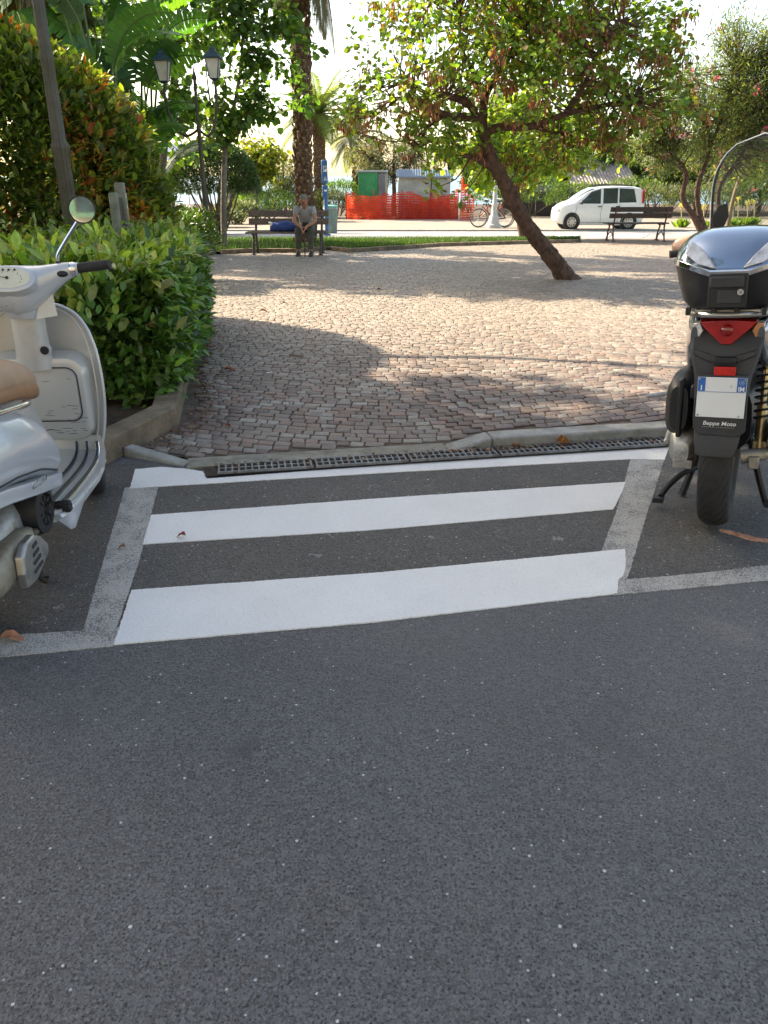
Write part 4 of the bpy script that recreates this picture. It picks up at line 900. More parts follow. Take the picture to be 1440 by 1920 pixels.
b.loft(interp_rings([(-.30, .185, .545), (0, .222, .505), (.25, .238, .445), (.42, .235, .405), (.50, .205, .385)], 16, ring)); b.build('lower_band', m_silver, V0)
# leg shield
outl = [(.30, .205), (.36, .228), (.45, .246), (.55, .253), (.63, .250), (.72, .240), (.80, .216), (.85, .185), (.88, .150), (.902, .10), (.91, .05), (.912, .0)]
b = MB(); zs = [o[0] for o in outl]; ws = [o[1] for o in outl]; nz, ny = len(outl), 17
def shx(y, w_, z): return .985+.055*(1-(min(1, abs(y)/max(.05, .26)))**2.2)+.05*math.sin((z-.3)*2.2)
pf_, pb_ = [], []
for z, w_ in outl:
    for j in range(ny):
        u = -1+2*j/(ny-1); y = w_*math.sin(u*PI/2); pf_.append((shx(y, w_, z)+.022, y*1.0, z)); pb_.append((shx(y, w_, z), y, z))
fs = []
for i in range(nz-1):
    for j in range(ny-1): a = i*ny+j; fs.append((a, a+1, a+ny+1, a+ny))
n0 = len(pb_); fs2 = [tuple(reversed([q+n0 for q in f])) for f in fs]; b.add(pb_+pf_, fs+fs2)
sh = b.build('leg_shield', m_silver_in, V0, ang=60)
edge = [Vector((shx(-w_, w_, z)-.002, -w_, z)) for z, w_ in outl]+[Vector((shx(w_, w_, z)-.002, w_, z)) for z, w_ in reversed(outl[:-1])]
b = MB(); b.tube(catmull(edge, 3), .0062, 8); b.build('edge_trim', m_silver, V0)
edge2 = [Vector((shx(-w_, w_, z)-.010, -w_*.90+.0, .31+(z-.30)*.965)) for z, w_ in outl]+[Vector((shx(w_, w_, z)-.010, w_*.90, .31+(z-.30)*.965)) for z, w_ in reversed(outl[:-1])]
b = MB(); b.tube(catmull(edge2, 3), .0035, 6); b.build('raised_lip', m_silver_in, V0)
# glove box and steering column cover
b = MB(); gb = []
def rr_ring(x, hw, z0, z1, r_, n=6):
    P = []
    for (cy, cz, a0) in ((hw-r_, z1-r_, 0), (-hw+r_, z1-r_, 90), (-hw+r_, z0+r_, 180), (hw-r_, z0+r_, 270)):
        for k in range(n+1): a = R(a0+90*k/n); P.append((x, cy+r_*math.cos(a), cz+r_*math.sin(a)))
    return P
b.loft([rr_ring(1.06, .21, .335, .72, .08), rr_ring(1.01, .205, .34, .71, .08), rr_ring(.978, .195, .35, .70, .07), rr_ring(.970, .178, .37, .68, .06)]); b.build('glove_box', m_silver_in, V0, ang=50)
b = MB(); q = rr_ring(.9685, .165, .435, .665, .045); b.tube([Vector(p) for p in q]+[Vector(q[0])], .0028, 6); b.cyl((.969, .03, .635), (.963, .03, .635), .014, n=16); b.build('glove_box_gap', m_ink, V0)
b = MB(); b.loft([rr_ring(.972, .162, .438, .662, .043), rr_ring(.967, .159, .442, .659, .042)]); b.build('glove_box_door', m_silver_in, V0)
b = MB(); b.loft([ring_se(x, 0, 0, .075+.02*abs(z-.8), .055, 20, 3) for x, z in ((0, 0),)]*1 if False else [[(.985+.045*math.cos(a)*-1.1, .068*(1+.9*max(0, .78-z))*math.sin(a), z) for a in np.linspace(0, 2*PI, 21)[:-1]] for z in (.66, .72, .80, .88, .95)]); b.build('column_cover', m_silver_in, V0, ang=60)
b = MB(); b.cyl((.97, -.058, .742), (.948, -.060, .742), .024, n=24); b.build('lock_bezel', m_silver, V0); b = MB(); b.cyl((.952, -.060, .742), (.944, -.0605, .742), .017, n=20); b.box((.9435, -.0605, .742), (.004, .003, .014)); b.build('ignition_lock', m_blk, V0)
# scuffs on the inner shield
b = MB()
for i in range(26):
    z = random.choice([.62, .50, .47, .44, .40, .39]); y = random.uniform(-.17, .0); L = random.uniform(.01, .05)
    b.box((.9665 if .445 < z < .655 else .9695, y, z+random.uniform(-.012, .012)), (.0012, L, .0014), rot=(random.uniform(-.12, .12), 0, 0))
b.build('scuff_marks', m_ink, V0)
# floor with rubber strips
b = MB(); fl = [(.33, .19, .285), (.40, .245, .27), (.60, .252, .268), (.80, .248, .268), (.92, .236, .275), (.985, .225, .30), (1.0, .215, .36)]
b.loft([[(x, -w_, z), (x, -w_*.5, z+.004), (x, 0, z+.006), (x, w_*.5, z+.004), (x, w_, z), (x+.01, w_+.004, z-.02), (x, w_, z-.045), (x, 0, z-.055), (x, -w_, z-.045), (x+.01, -w_-.004, z-.02)] for x, w_, z in fl]); b.build('floorboard', m_silver_in, V0, ang=50)
for k in range(3):
    y = .225-k*.048
    for s_ in (-1, 1):
        path = [(.40+.02*k, y*s_*.99, .277), (.60, y*s_, .275), (.80, y*s_*.985, .275), (.91, y*s_*.95, .283), (.962, y*s_*.92, .305), (.980, y*s_*.90, .335)]
        b = MB(); b.tube(catmull(path, 5), .0105, 8, flat=.5); r0 = b.build('floor_rail', m_chrome, V0); b = MB(); b.tube([Vector(p)+Vector((-.004, 0, .006)) for p in catmull(path, 5)], .0065, 8, flat=.7); b.build('rubber_strip', m_blk, r0)
# side sill with its pointed tail
b = MB()
b.loft([[(x, -y0, .262), (x, -y0-.006, .25), (x, -y0+.01, zb), (x, -.10, zb+.01), (x, -.10, .262)] for x, y0, zb in ((.36, .235, .24), (.42, .252, .175), (.46, .255, .165), (.60, .253, .215), (.85, .245, .235), (.98, .225, .245))]); b.build('side_sill', m_silver, V0)
b = MB(); b.box((.405, -.238, .272), (.035, .05, .03)); b.tube([(.40, -.20, .285), (.41, -.262, .287)], .013, 10); b.build('sill_end_cap', m_blk, V0, bevel=.005)
# seat
b = MB(); sk = [(-.38, .775, .10, .03), (-.34, .785, .13, .045), (-.15, .80, .145, .05), (.10, .79, .15, .05), (.30, .765, .152, .055), (.46, .745, .155, .065), (.56, .722, .150, .07), (.63, .700, .135, .065), (.675, .68, .10, .05), (.69, .67, .06, .03)]
b.loft(interp_rings(sk, 30, lambda x, k: ring_se(x, 0, k[0], k[1], k[2]*1.05, 28, 2.8, .88))); seat = b.build('seat', m_tan, V0, ang=70)
b = MB(); b.loft(interp_rings([(a, z-.042, y+.003, h*.62) for a, z, y, h in sk], 30, lambda x, k: ring_se(x, 0, k[0], k[1], k[2], 28, 3.5))); b.build('seat_skirt', m_tan2, V0, ang=70)
b = MB(); b.tube(catmull([(.41, -.165, .668), (.36, -.192, .680), (.22, -.20, .70), (.05, -.195, .725), (-.2, -.175, .765), (-.42, -.13, .79), (-.46, 0, .80), (-.42, .13, .79), (-.2, .175, .765), (.05, .195, .725), (.22, .20, .70), (.36, .192, .680), (.41, .165, .668)], 5), .012, 10); b.build('grab_rail', m_chrome, V0)
# handlebar head
b = MB(); hk = [(-.245, .955, 1.062, .022, .022), (-.20, .955, 1.052, .030, .034), (-.15, .953, 1.030, .045, .050), (-.10, .95, 1.005, .065, .070), (-.05, .95, .985, .085, .090), (0, .95, .978, .095, .098), (.05, .95, .985, .085, .090), (.10, .95, 1.005, .065, .070), (.15, .953, 1.030, .045, .050), (.20, .955, 1.052, .030, .034), (.245, .955, 1.062, .022, .022)]
def hring(y, k):
    x, z, hx_, hz = k; return [(x+hx_*math.copysign(abs(math.cos(a))**.85, math.cos(a)), y, z+hz*math.copysign(abs(math.sin(a))**.85, math.sin(a))) for a in np.linspace(0, 2*PI, 25)[:-1]]
b.loft(interp_rings(hk, 41, hring)); hd = b.build('handlebar_cover', m_silver, V0, ang=70)
b = MB(); b.loft([[(.955+h*math.cos(a), .062*q*math.sin(a)*1.25, z) for a in np.linspace(0, 2*PI, 21)[:-1]] for z, h, q in ((.93, .07, 1.0), (.90, .062, .9), (.875, .05, .8))]); b.build('head_collar', m_silver, V0)
# instrument panel faces the rider
nrm_p = Vector((-.80, 0, .60)).normalized(); up_p = Vector((.60, 0, .80)); c0 = Vector((.873, .0, 1.030))
def panel(r1, r2, off, n=32, sq=.9): return [c0+nrm_p*off+Vector((0, 1, 0))*(r1*math.copysign(abs(math.cos(a))**sq, math.cos(a)))+up_p*(r2*math.copysign(abs(math.sin(a))**sq, math.sin(a))) for a in np.linspace(0, 2*PI, n+1)[:-1]]
b = MB(); b.loft([panel(.105, .058, -.03), panel(.102, .056, .008), panel(.094, .050, .012)]); pn = b.build('instrument_bezel', m_silver, V0)
b = MB(); b.loft([panel(.088, .045, .005), panel(.086, .043, .0145)]); dl = b.build('dial', m_cream, V0)
b = MB()
for k in range(11):
    a = R(200-k*22); b.box(tuple(c0+nrm_p*.0152+Vector((0, -.055*math.cos(a), 0))+up_p*(.034*math.sin(a)-.008)), (.0015, .0012, .007), rot=(0, 0, 0))
b.box(tuple(c0+nrm_p*.0155+up_p*.0), (.002, .05, .002), rot=(.35, -.93, 0)); b.cyl(c0+nrm_p*.0150, c0+nrm_p*.019, .006, n=12)
for k in range(4): p = c0+nrm_p*.0150+Vector((0, .04-.022*k, 0))+up_p*.034; b.cyl(p, p+nrm_p*.0015, .0045, n=10)
b.build('dial_markings', m_ink, V0)
for s_ in (-1, 1):
    b = MB(); b.cyl((.955, s_*.235, 1.062), (.948, s_*.37, 1.078), .019, n=16); b.lathe([(.021, 0), (.021, .012)], (.955, s_*.245, 1.062), 'y', 14); b.build('grip', m_rub, V0)
    b = MB(); b.tube(catmull([(.975, s_*.215, 1.05), (1.005, s_*.24, 1.05), (1.012, s_*.30, 1.055), (.995, s_*.345, 1.055)], 4), .006, 6); b.build('brake_lever', m_chrome, V0)
    b = MB(); b.loft([hring(s_*y, (.955, 1.058, r_, r_)) for y, r_ in ((.215, .027), (.225, .030), (.238, .026))]); b.build('switch_collar', m_chrome, V0)
    b = MB(); b.sph((.925, s_*.185, 1.045), (.012, .026, .013), 14, 8); b.build('switch', m_blk, V0)
    b = MB(); b.tube(catmull([(.965, s_*.165, 1.075), (.965, s_*.168, 1.11), (.962, s_*.20, 1.155), (.96, s_*.265, 1.235)], 5), .0068, 8); b.build('mirror_stem', m_chrome, V0)
    b = MB(); b.cyl((.965, s_*.165, 1.06), (.965, s_*.165, 1.09), .014, .009, 12); b.build('stem_boot', m_blk, V0)
    n_ = (Vector((-1, s_*.10, .02))).normalized(); c_ = Vector((.955, s_*.293, 1.278)); b = MB(); b.tube([c_+n_*-.024, c_+n_*-.018, c_+n_*-.004, c_+n_*.006], [.022, .042, .050, .0515], 32); mr = b.build('mirror', m_blk, V0)
    b = MB(); b.tube([c_+n_*.004, c_+n_*.0075], [.0465, .046], 32); b.build('mirror_glass', m_mirror, mr)
# engine, fan cowl, exhaust
b = MB(); b.loft([ring_se(x, -.06, z, hy, hz, 16, 3) for x, z, hy, hz in ((-.05, .24, .10, .09), (.15, .27, .11, .11), (.35, .30, .10, .09), (.45, .30, .06, .06))]); b.build('engine', m_engine, V0)
b = MB(); b.lathe([(.055, -.11), (.088, -.14), (.092, -.19), (.086, -.215), (.06, -.22), (.055, -.205), (.02, -.205)], (.29, 0, .315), 'y', 28); b.build('fan_housing', m_blk, V0)
b = MB()
for k in range(9): a = 2*PI*k/9; b.box((.29+.04*math.cos(a), -.214, .315+.04*math.sin(a)), (.02, .008, .008), rot=(0, -a, 0))
b.build('fan_blades', m_dgrey, V0)
b = MB(); b.lathe([(.02, -.14), (.065, -.135), (.07, -.05), (.05, .0)], (.08, 0, .30), 'y', 20); b.build('gearbox', m_blk, V0)
b = MB(); b.loft(interp_rings([(-.16, .235, .03, .04), (-.12, .24, .046, .055), (.02, .25, .052, .064), (.14, .25, .050, .060), (.20, .25, .03, .04)], 14, lambda x, k: ring_se(x, -.175, k[0], k[1], k[2], 20, 2.6))); ex = b.build('exhaust_silencer', mat('stained_silencer', (.33, .29, .22), .5, .4, sc=12, var=.3, dirt=(.16, .12, .09)), V0)
b = MB(); prof = [(-.035, .175), (-.045, .23), (-.035, .285), (.01, .315), (.075, .315), (.13, .285), (.175, .235), (.165, .205), (.10, .185), (.04, .165)]
b.loft([[(x, y, z) for x, z in [(.065+(px_-.065)*s_, .24+(pz-.24)*s_) for px_, pz in prof]] for y, s_ in ((-.225, 1.02), (-.247, 1.0), (-.253, .93))]); hs = b.build('heat_shield', m_alu, V0, smooth=False, bevel=.006)
b = MB()
for k in range(4): b.box((.062, -.254, .205+k*.027), (.072-.012*k, .004, .012), rot=(0, -.06, 0))
b.build('slot', m_ink, hs)
b = MB(); b.cyl((-.13, -.175, .20), (-.20, -.178, .165), .020, .018, 14); b.build('tail_pipe', m_rust, V0)
b = MB(); b.tube(catmull([(.17, -.20, .27), (.24, -.19, .26), (.33, -.15, .24), (.40, -.08, .26)], 4), .016, 8); b.build('exhaust_pipe', m_rust, V0)
b = MB()
for s_ in (-1, 1): b.tube([(.38, s_*.09, .17), (.33, s_*.135, .02), (.335, s_*.155, .008)], [.016, .014, .018], 8)
b.tube([(.38, -.09, .17), (.38, .09, .17)], .014, 8); b.build('centre_stand', m_blk, V0)
b = MB(); b.loft([ring_se(x, 0, z, hy, hz, 20, 2.4) for x, z, hy, hz in ((1.04, .36, .06, .06), (1.12, .43, .095, .075), (1.25, .46, .105, .065), (1.40, .44, .095, .06), (1.50, .38, .06, .05))]); b.build('front_fender', m_silver, V0)
b = MB(); b.tube([(1.05, 0, .60), (1.2, 0, .40), (1.27, -.07, .22)], .025, 8); b.build('fork', m_alu, V0)
b = MB(); b.sph((-.30, -.185, .51), (.085, .035, .032), 18, 10); b.build('indicator', m_amber, V0)
b = MB(); b.sph((-.44, 0, .55), (.03, .055, .045), 18, 10); b.build('tail_light', m_red, V0)
t = text('LX150', .036, m_chrome, V0, (.19, -.2545, .455), Matrix(((1, 0, 0), (0, -.05, -1), (0, 1, -.05))), .0015, 'badge_lettering', 1.25, .25)
t.rotation_euler = Euler((R(90), R(9), 0))
# paper slip tucked under the handlebar
b = MB(); p0 = V0.matrix_basis @ Vector((.925, -.105, .985)); b.prism([V0.matrix_basis @ Vector(q) for q in ((.930, -.085, .96), (.935, -.135, .965), (.925, -.143, .885), (.918, -.06, .872))], (0, .0015, .0005))
tag(b.build('paper_slip', mat('paper_cream', (.66, .64, .58), .8, var=.1)), 'cream paper slip tucked below the handlebar of the silver scooter', 'paper')
# ------------------------------------------------ dark scooter on the right
H0 = empty('motor_scooter', (1.445, 3.05, 0), 0, 'dark grey scooter with black top box and number plate parked at the right kerb', 'scooter'); H0.rotation_euler = (Euler((-.08, 0, 0)).to_matrix().to_4x4()).to_euler(); H0.matrix_basis = Matrix.Translation((1.455, 3.085, .012)) @ Matrix.Rotation(R(62.9), 4, 'Z') @ Matrix.Rotation(-.08, 4, 'X')
m_gold = mat('bronze_rim', (.16, .11, .075), .4, .8, var=.2)
m_gr = mat('grey_blue_paint', (.11, .125, .15), .2, .5, var=.08, coat=1)
m_lid = mat('lid_paint', (.22, .29, .38), .12, .8, var=.06, coat=1)
wheel(H0, 0, 0, .31, .31, .125, m_gold, spokes=5, rt=.085, groove=True); wheel(H0, 1.35, 0, .31, .31, .10, m_gold, spokes=5, rt=.08)
b = MB()                                           # tail piece, narrowing down to the plate bracket
def trap(x, zt, wt, zb, wb, d): return [(x, -wt, zt), (x, wt, zt), (x, wb, zb), (x, -wb, zb)]
b.loft([[(-.335, -.085, .495), (-.335, .085, .495), (-.31, .088, .54), (-.31, -.088, .54)], [(-.325, -.092, .60), (-.325, .092, .60), (-.24, .09, .62), (-.24, -.09, .62)], [(-.31, -.10, .70), (-.31, .10, .70), (-.12, .10, .72), (-.12, -.10, .72)],
        [(-.295, -.118, .77), (-.295, .118, .77), (-.02, .12, .79), (-.02, -.12, .79)], [(-.265, -.125, .83), (-.265, .125, .83), (.1, .14, .84), (.1, -.14, .84)], [(-.24, -.11, .87), (-.24, .11, .87), (.1, .14, .90), (.1, -.14, .90)]]); b.build('tail_cover', m_dgrey, H0, bevel=.012, ang=35)
b = MB(); b.prism([(-.300, -.115, .80), (-.300, 0, .765), (-.300, .115, .80), (-.300, .105, .775), (-.305, .04, .745), (-.305, -.04, .745), (-.300, -.105, .775)], (.03, 0, 0)); b.build('tail_ridge', m_dgrey, H0, bevel=.006)
b = MB()
for s_ in (-1, 1): b.loft([ring_se(x, s_*y, z, hy, hz, 16, 2.6) for x, y, z, hy, hz in ((-.26, .115, .84, .012, .035), (-.20, .12, .82, .025, .07), (0, .14, .78, .035, .11), (.25, .16, .74, .04, .14), (.5, .17, .66, .04, .17), (.6, .15, .6, .02, .1))])
b.build('side_panel', m_gr, H0, ang=60)
b = MB(); b.loft([[(-.275-.012*(1-abs(y)/.085), y, z) for y, z in ((-.096, .895), (-.045, .900), (0, .902), (.045, .900), (.096, .895), (.078, .872), (.045, .842), (.018, .815), (-.018, .815), (-.045, .842), (-.078, .872))], [(-.24, y*1.05, z) for y, z in ((-.096, .9), (-.045, .905), (0, .906), (.045, .905), (.096, .9), (.079, .872), (.047, .84), (.02, .812), (-.02, .812), (-.047, .84), (-.072, .872))]]); tl = b.build('tail_light', m_red, H0, bevel=.003)
b = MB(); b.sph((-.285, 0, .866), (.012, .022, .022), 20, 12); b.build('bulb_dome', mat('deep_red_lens', (.25, .004, .006), .2, coat=.8), tl)
for s_ in (-1, 1):
    b = MB(); b.loft([[(-.268, s_*.099, .893), (-.250, s_*.122, .885), (-.245, s_*.127, .835), (-.262, s_*.095, .838), (-.27, s_*.085, .862)], [(-.22, s_*.084, .895), (-.20, s_*.125, .888), (-.20, s_*.13, .833), (-.22, s_*.095, .836), (-.22, s_*.075, .86)]]); b.build('indicator', m_clear if s_ > 0 else m_amber, H0, bevel=.003)
b = MB(); b.box((-.325, -.006, .765), (.035, .075, .022)); b.box((-.33, -.006, .752), (.03, .085, .008)); b.build('plate_lamp', m_blk, H0, bevel=.005)
b = MB(); b.box((-.337, -.009, .727), (.012, .074, .032)); b.build('reflector', mat('red_reflector', (.55, .02, .015), .3, var=.15, sc=80), H0, bevel=.002)
b = MB(); b.prism([(-.338, -.092, .712), (-.338, .085, .712), (-.342, .090, .55), (-.342, .085, .505), (-.342, .062, .482), (-.342, -.075, .478), (-.342, -.098, .50), (-.342, -.097, .55)], (.012, 0, 0)); pf0 = b.build('plate_bracket', m_dgrey, H0, bevel=.003)
b = MB(); b.box((-.3445, -.004, .6285), (.003, .168, .152)); pl_ = b.build('number_plate', m_plate, H0, bevel=.001)
b = MB(); b.box((-.3468, .066, .678), (.001, .026, .052)); b.box((-.3468, -.071, .678), (.001, .031, .052)); b.box((-.3468, -.002, .650), (.0008, .16, .0015)); b.build('blue_band', m_blue, pl_)
RT = Matrix(((0, 0, -1), (-1, 0, 0), (0, 1, 0)))
text('I', .026, m_wt, pl_, (-.3478, .066, .664), RT, .0003, 'country_letter', 1, bold=.0008); text('IM', .024, m_wt, pl_, (-.3478, -.071, .662), RT, .0003, 'province_letters', .9, bold=.0006); text('13', .011, m_wt, pl_, (-.3478, -.071, .688), RT, .0003, 'year_digits', 1)
b = MB(); b.torus((-.3476, -.071, .688), .009, .0008, 'x', 20, 5); b.torus((-.3476, -.036, .672), .004, .0006, 'x', 14, 5)
b.build('stamp', m_alu, pl_)
for y, z in ((.074, .698), (-.082, .697), (-.070, .560), (.072, .560)): b = MB(); b.cyl((-.345, y, z), (-.349, y, z), .0035, n=10); b.build('screw', m_alu, pl_)
text('Beppe Moto', .0215, m_wt, H0, (-.3436, -.006, .528), RT, .0004, 'dealer_lettering', 1.08, .15, .0002)
b = MB()
for k in range(16): b.box((-.3432, .052-k*.0072, .5135), (.0008, random.uniform(.003, .006), .0022))
b.build('small_print', m_alu, H0, smooth=False)
b = MB(); b.loft([[(-.33, -.082, .50), (-.325, .082, .50), (-.30, .082, .50), (-.30, -.082, .50)], [(-.345, -.080, .455), (-.345, .080, .455), (-.325, .080, .455), (-.325, -.080, .455)], [(-.352, -.070, .405), (-.352, .070, .405), (-.34, .070, .405), (-.34, -.070, .405)], [(-.352, -.045, .395), (-.352, .045, .395), (-.342, .045, .395), (-.342, -.045, .395)]]); b.build('mudflap', m_dgrey, H0, bevel=.004)
b = MB(); b.torus((0, 0, .31), .335, (.006, .08), 'y', 30, 10, a0=R(60), a1=R(165)); b.build('rear_mudguard', m_blk, H0)
# swing unit on the left
b = MB(); b.loft([ring_se(x, .15, z, hy, hz, 22, 3) for x, z, hy, hz in ((-.10, .33, .03, .045), (-.06, .345, .055, .075), (.05, .355, .065, .085), (.3, .36, .065, .085), (.5, .36, .06, .075), (.56, .36, .03, .04))]); b.build('transmission_cover', m_engine, H0, ang=50)
b = MB(); b.tube([(-.07, .215, .36), (.10, .225, .36)], .012, 8); b.box((-.02, .14, .275), (.16, .08, .04)); b.build('cover_bolt_boss', m_alu, H0, bevel=.004)
b = MB(); b.loft([ring_se(x, .165, z, hy, hz, 22, 3.2) for x, z, hy, hz in ((-.15, .53, .035, .09), (-.12, .53, .055, .115), (.05, .53, .06, .12), (.25, .52, .055, .11), (.3, .52, .04, .08))]); b.build('air_filter_box', m_blk, H0, ang=40)
b = MB(); b.box((-.13, .16, .53), (.06, .02, .24)); b.box((-.135, .115, .60), (.05, .02, .05)); b.build('filter_box_rib', m_blk, H0, bevel=.006)
b = MB(); b.tube([(.25, .18, .515), (.22, .29, .495), (.20, .345, .49)], [.014, .012, .010], 8, flat=.7); b.build('passenger_footrest', m_alu, H0)
b = MB(); b.tube([(.33, -.10, .27), (.28, -.155, .10), (.25, -.19, .010), (.235, -.20, .008)], [.018, .016, .016, .022], 8); b.tube([(.33, .10, .27), (.28, .145, .10), (.25, .17, .010)], [.018, .016, .018], 8); b.tube([(.33, -.1, .27), (.33, .1, .27)], .016, 8)
b.tube(catmull([(.28, .12, .14), (.20, .17, .13), (.11, .215, .10), (.06, .24, .065)], 4), [.014]*12+[.012], 8); b.box((.05, .247, .052), (.05, .045, .022)); b.build('centre_stand', m_blk, H0)
# right side: shock absorber and silencer
b = MB(); a_, c_ = Vector((-.03, -.145, .35)), Vector((.05, -.135, .72)); b.cyl(a_, a_.lerp(c_, .45), .022, n=16); b.cyl(a_.lerp(c_, .45), c_, .013, n=12); b.box(tuple(a_), (.03, .05, .06)); b.build('shock_absorber', mat('damper_body', (.40, .33, .21), .35, .9, var=.2), H0)
b = MB(); d_ = c_-a_; P_ = []; u_ = Vector((1, 0, 0)); w_ = d_.normalized().cross(u_).normalized(); u_ = w_.cross(d_.normalized())
for i in range(9*14): t = i/(9*14); a = 2*PI*i/14; P_.append(a_+d_*(.30+.66*t)+u_*.031*math.cos(a)+w_*.031*math.sin(a))
b.tube(P_, .0048, 6, caps=True); b.build('shock_spring', m_blk, H0)
b = MB(); b.tube([(-.30, -.235, .46), (-.28, -.235, .455), (.05, -.22, .40), (.30, -.19, .32)], [.050, .062, .066, .045], 24); sl_ = b.build('exhaust_silencer', m_blk, H0)
b = MB(); b.tube([(-.32, -.235, .463), (-.30, -.235, .46)], [.052, .060], 24); b.torus((-.322, -.235, .463), .040, .008, 'x', 24, 8); b.build('silencer_end_cap', m_engine, sl_); b = MB(); b.cyl((-.326, -.235, .463), (-.31, -.235, .46), .020, n=16); b.build('outlet', m_ink, sl_)
b = MB(); b.tube([(-.05, -.08, .31), (-.05, -.16, .33), (.15, -.20, .33)], [.03, .028, .03], 10); b.box((-.03, -.13, .30), (.12, .04, .05)); b.build('axle_bracket', m_engine, H0, bevel=.005)
b = MB(); b.loft([ring_se(x, -.0, z, hy, hz, 18, 3) for x, z, hy, hz in ((.12, .42, .10, .14), (.4, .42, .14, .16), (.6, .36, .14, .12), (.95, .33, .16, .07))]); b.build('engine_bay', m_blk, H0)
b = MB(); b.loft([ring_se(x, 0, z, hy, hz, 24, 2.8) for x, z, hy, hz in ((-.18, .90, .10, .03), (-.05, .915, .14, .045), (.2, .90, .15, .05), (.45, .86, .15, .05), (.62, .83, .10, .04))]); b.build('seat', m_blk, H0, ang=60)
b = MB(); b.loft([ring_se(x, 0, z, hy, hz, 24, 3) for x, z, hy, hz in ((.92, .60, .21, .30), (.98, .65, .22, .35), (1.06, .68, .18, .34), (1.14, .70, .10, .22))]); b.build('leg_shield', m_gr, H0, ang=60)
b = MB(); b.loft([ring_se(x, 0, z, hy, hz, 20, 3) for x, z, hy, hz in ((.55, .34, .16, .05), (.9, .34, .18, .05), (1.0, .4, .18, .06))]); b.build('floorboard', m_dgrey, H0)
b = MB(); b.loft([ring_se(x, 0, z, hy, hz, 20, 2.5) for x, z, hy, hz in ((1.1, .58, .07, .05), (1.3, .63, .08, .05), (1.5, .55, .06, .05))]); b.tube([(1.1, .07, .75), (1.35, .075, .31)], .022, 8); b.tube([(1.1, -.07, .75), (1.35, -.075, .31)], .022, 8); b.build('front_fork', m_gr, H0)
b = MB(); b.tube(catmull([(.80, -.36, 1.06), (.84, -.25, 1.07), (.95, -.1, 1.05), (.97, 0, 1.05), (.95, .1, 1.05), (.84, .25, 1.07), (.80, .36, 1.06)], 5), .014, 8); b.sph((1.0, 0, 1.04), (.09, .16, .09)); b.build('handlebar', m_dgrey, H0)
for s_ in (-1, 1):
    b = MB(); b.cyl((.835, s_*.26, 1.068), (.80, s_*.37, 1.06), .018, n=14); b.build('grip', m_rub, H0)
    b = MB(); b.sph((.92, s_*.30, 1.085), (.035, .08, .055), 18, 12); b.build('hand_guard', mat('orange_white_lens', (.62, .36, .25), .25, coat=.6, var=.25) if s_ > 0 else m_clear, H0)
    b = MB(); b.tube([(.88, s_*.20, 1.08), (.87, s_*.17, 1.19)], .008, 8); b.loft([[(.87+dx, s_*(.16+yy), 1.22+zz) for yy, zz in ((-.02, -.05), (.025, -.045), (.035, 0), (.01, .05), (-.03, .06), (-.04, .0))] for dx in (-.015, .02)]); b.build('mirror', m_blk, H0, bevel=.006)
b = MB(); gl = []                                   # curved screen, narrower and rounded at its top
for i in range(17):
    v = i/16; z = 1.02+.55*v; hw = .215*(1-max(0, v-.45)**2*1.0/.3025*.0)*(1 if v < .5 else math.sqrt(max(0, 1-((v-.5)/.5)**2.6)))
    hw = max(hw, .004)
    for j in range(13):
        u = -1+j/6; y = hw*u; gl.append((1.10-.17*v-.85*y*y-.0, y, z))
fs = [(i*13+j, i*13+j+1, (i+1)*13+j+1, (i+1)*13+j) for i in range(16) for j in range(12)]
b.add(gl, fs); wsn = b.build('windscreen', m_glass, H0, ang=80, fix=False); wsn.modifiers.new('t', 'SOLIDIFY').thickness = .004
ed = [Vector(gl[i*13]) for i in range(17)]+[Vector(gl[i*13+12]) for i in range(16, -1, -1)]
b = MB(); b.tube(ed, .0026, 6); b.build('windscreen_edge', mat('screen_edge', (.85, .87, .86), .35, var=.05), wsn)
# luggage rack and top box (a case that lifts off, but locked to its rack)
b = MB(); b.tube(catmull([(-.02, .155, .90), (-.25, .135, .925), (-.36, .08, .935), (-.38, 0, .935), (-.36, -.08, .935), (-.25, -.135, .925), (-.02, -.155, .90)], 5), .011, 8); b.box((-.30, 0, .945), (.10, .22, .012)); b.box((-.15, .12, .938), (.25, .03, .016)); b.box((-.15, -.12, .938), (.25, .03, .016)); b.build('luggage_rack', m_alu, H0, bevel=.002)
def oct_ring(z, sc, sy, x0=-.42, x1=.0):
    P = [(-.405, -.115), (-.425, -.06), (-.425, .06), (-.405, .115), (-.36, .165), (-.28, .195), (-.12, .20), (-.04, .17), (0, .08), (0, -.08), (-.04, -.17), (-.12, -.20), (-.28, -.195), (-.36, -.165)]
    return [(-.21+(x+.21)*sc, y*sy, z) for x, y in P]
TB = empty('top_box', (0, 0, 0), 0, 'black scooter top box with glossy blue grey lid and key lock', 'top box'); TB.matrix_basis = H0.matrix_basis.copy()
def vz(z, k=.0): return [(x, y, z_-k*max(0, (1-abs(y)/.16))*(1 if x < -.2 else 0)) for x, y, z_ in oct_ring(z, 1, 1)]
b = MB(); b.loft([oct_ring(.952, .78, .72), oct_ring(.975, .88, .82), oct_ring(1.04, .96, .92), [(p[0], p[1], p[2]) for p in vz(1.105, .05)]]); bx = b.build('case', m_blk, TB, ang=35, bevel=.004)
b = MB()
for y in (-.12, -.03, .045, .13): b = MB(); b.box((-.36, y, .948), (.05, .014, .025)); b.build('case_foot', m_blk, TB)
b = MB(); s1 = [(-.21+(x+.21)*1.02, y*1.025, z) for x, y, z in vz(1.103, .05)]; s2 = [(-.21+(x+.21)*1.025, y*1.03, z) for x, y, z in vz(1.125, .052)]; b.loft([s1, s2]); b.build('trim_strip', m_chrome, TB, ang=35, bevel=.003)
b = MB()
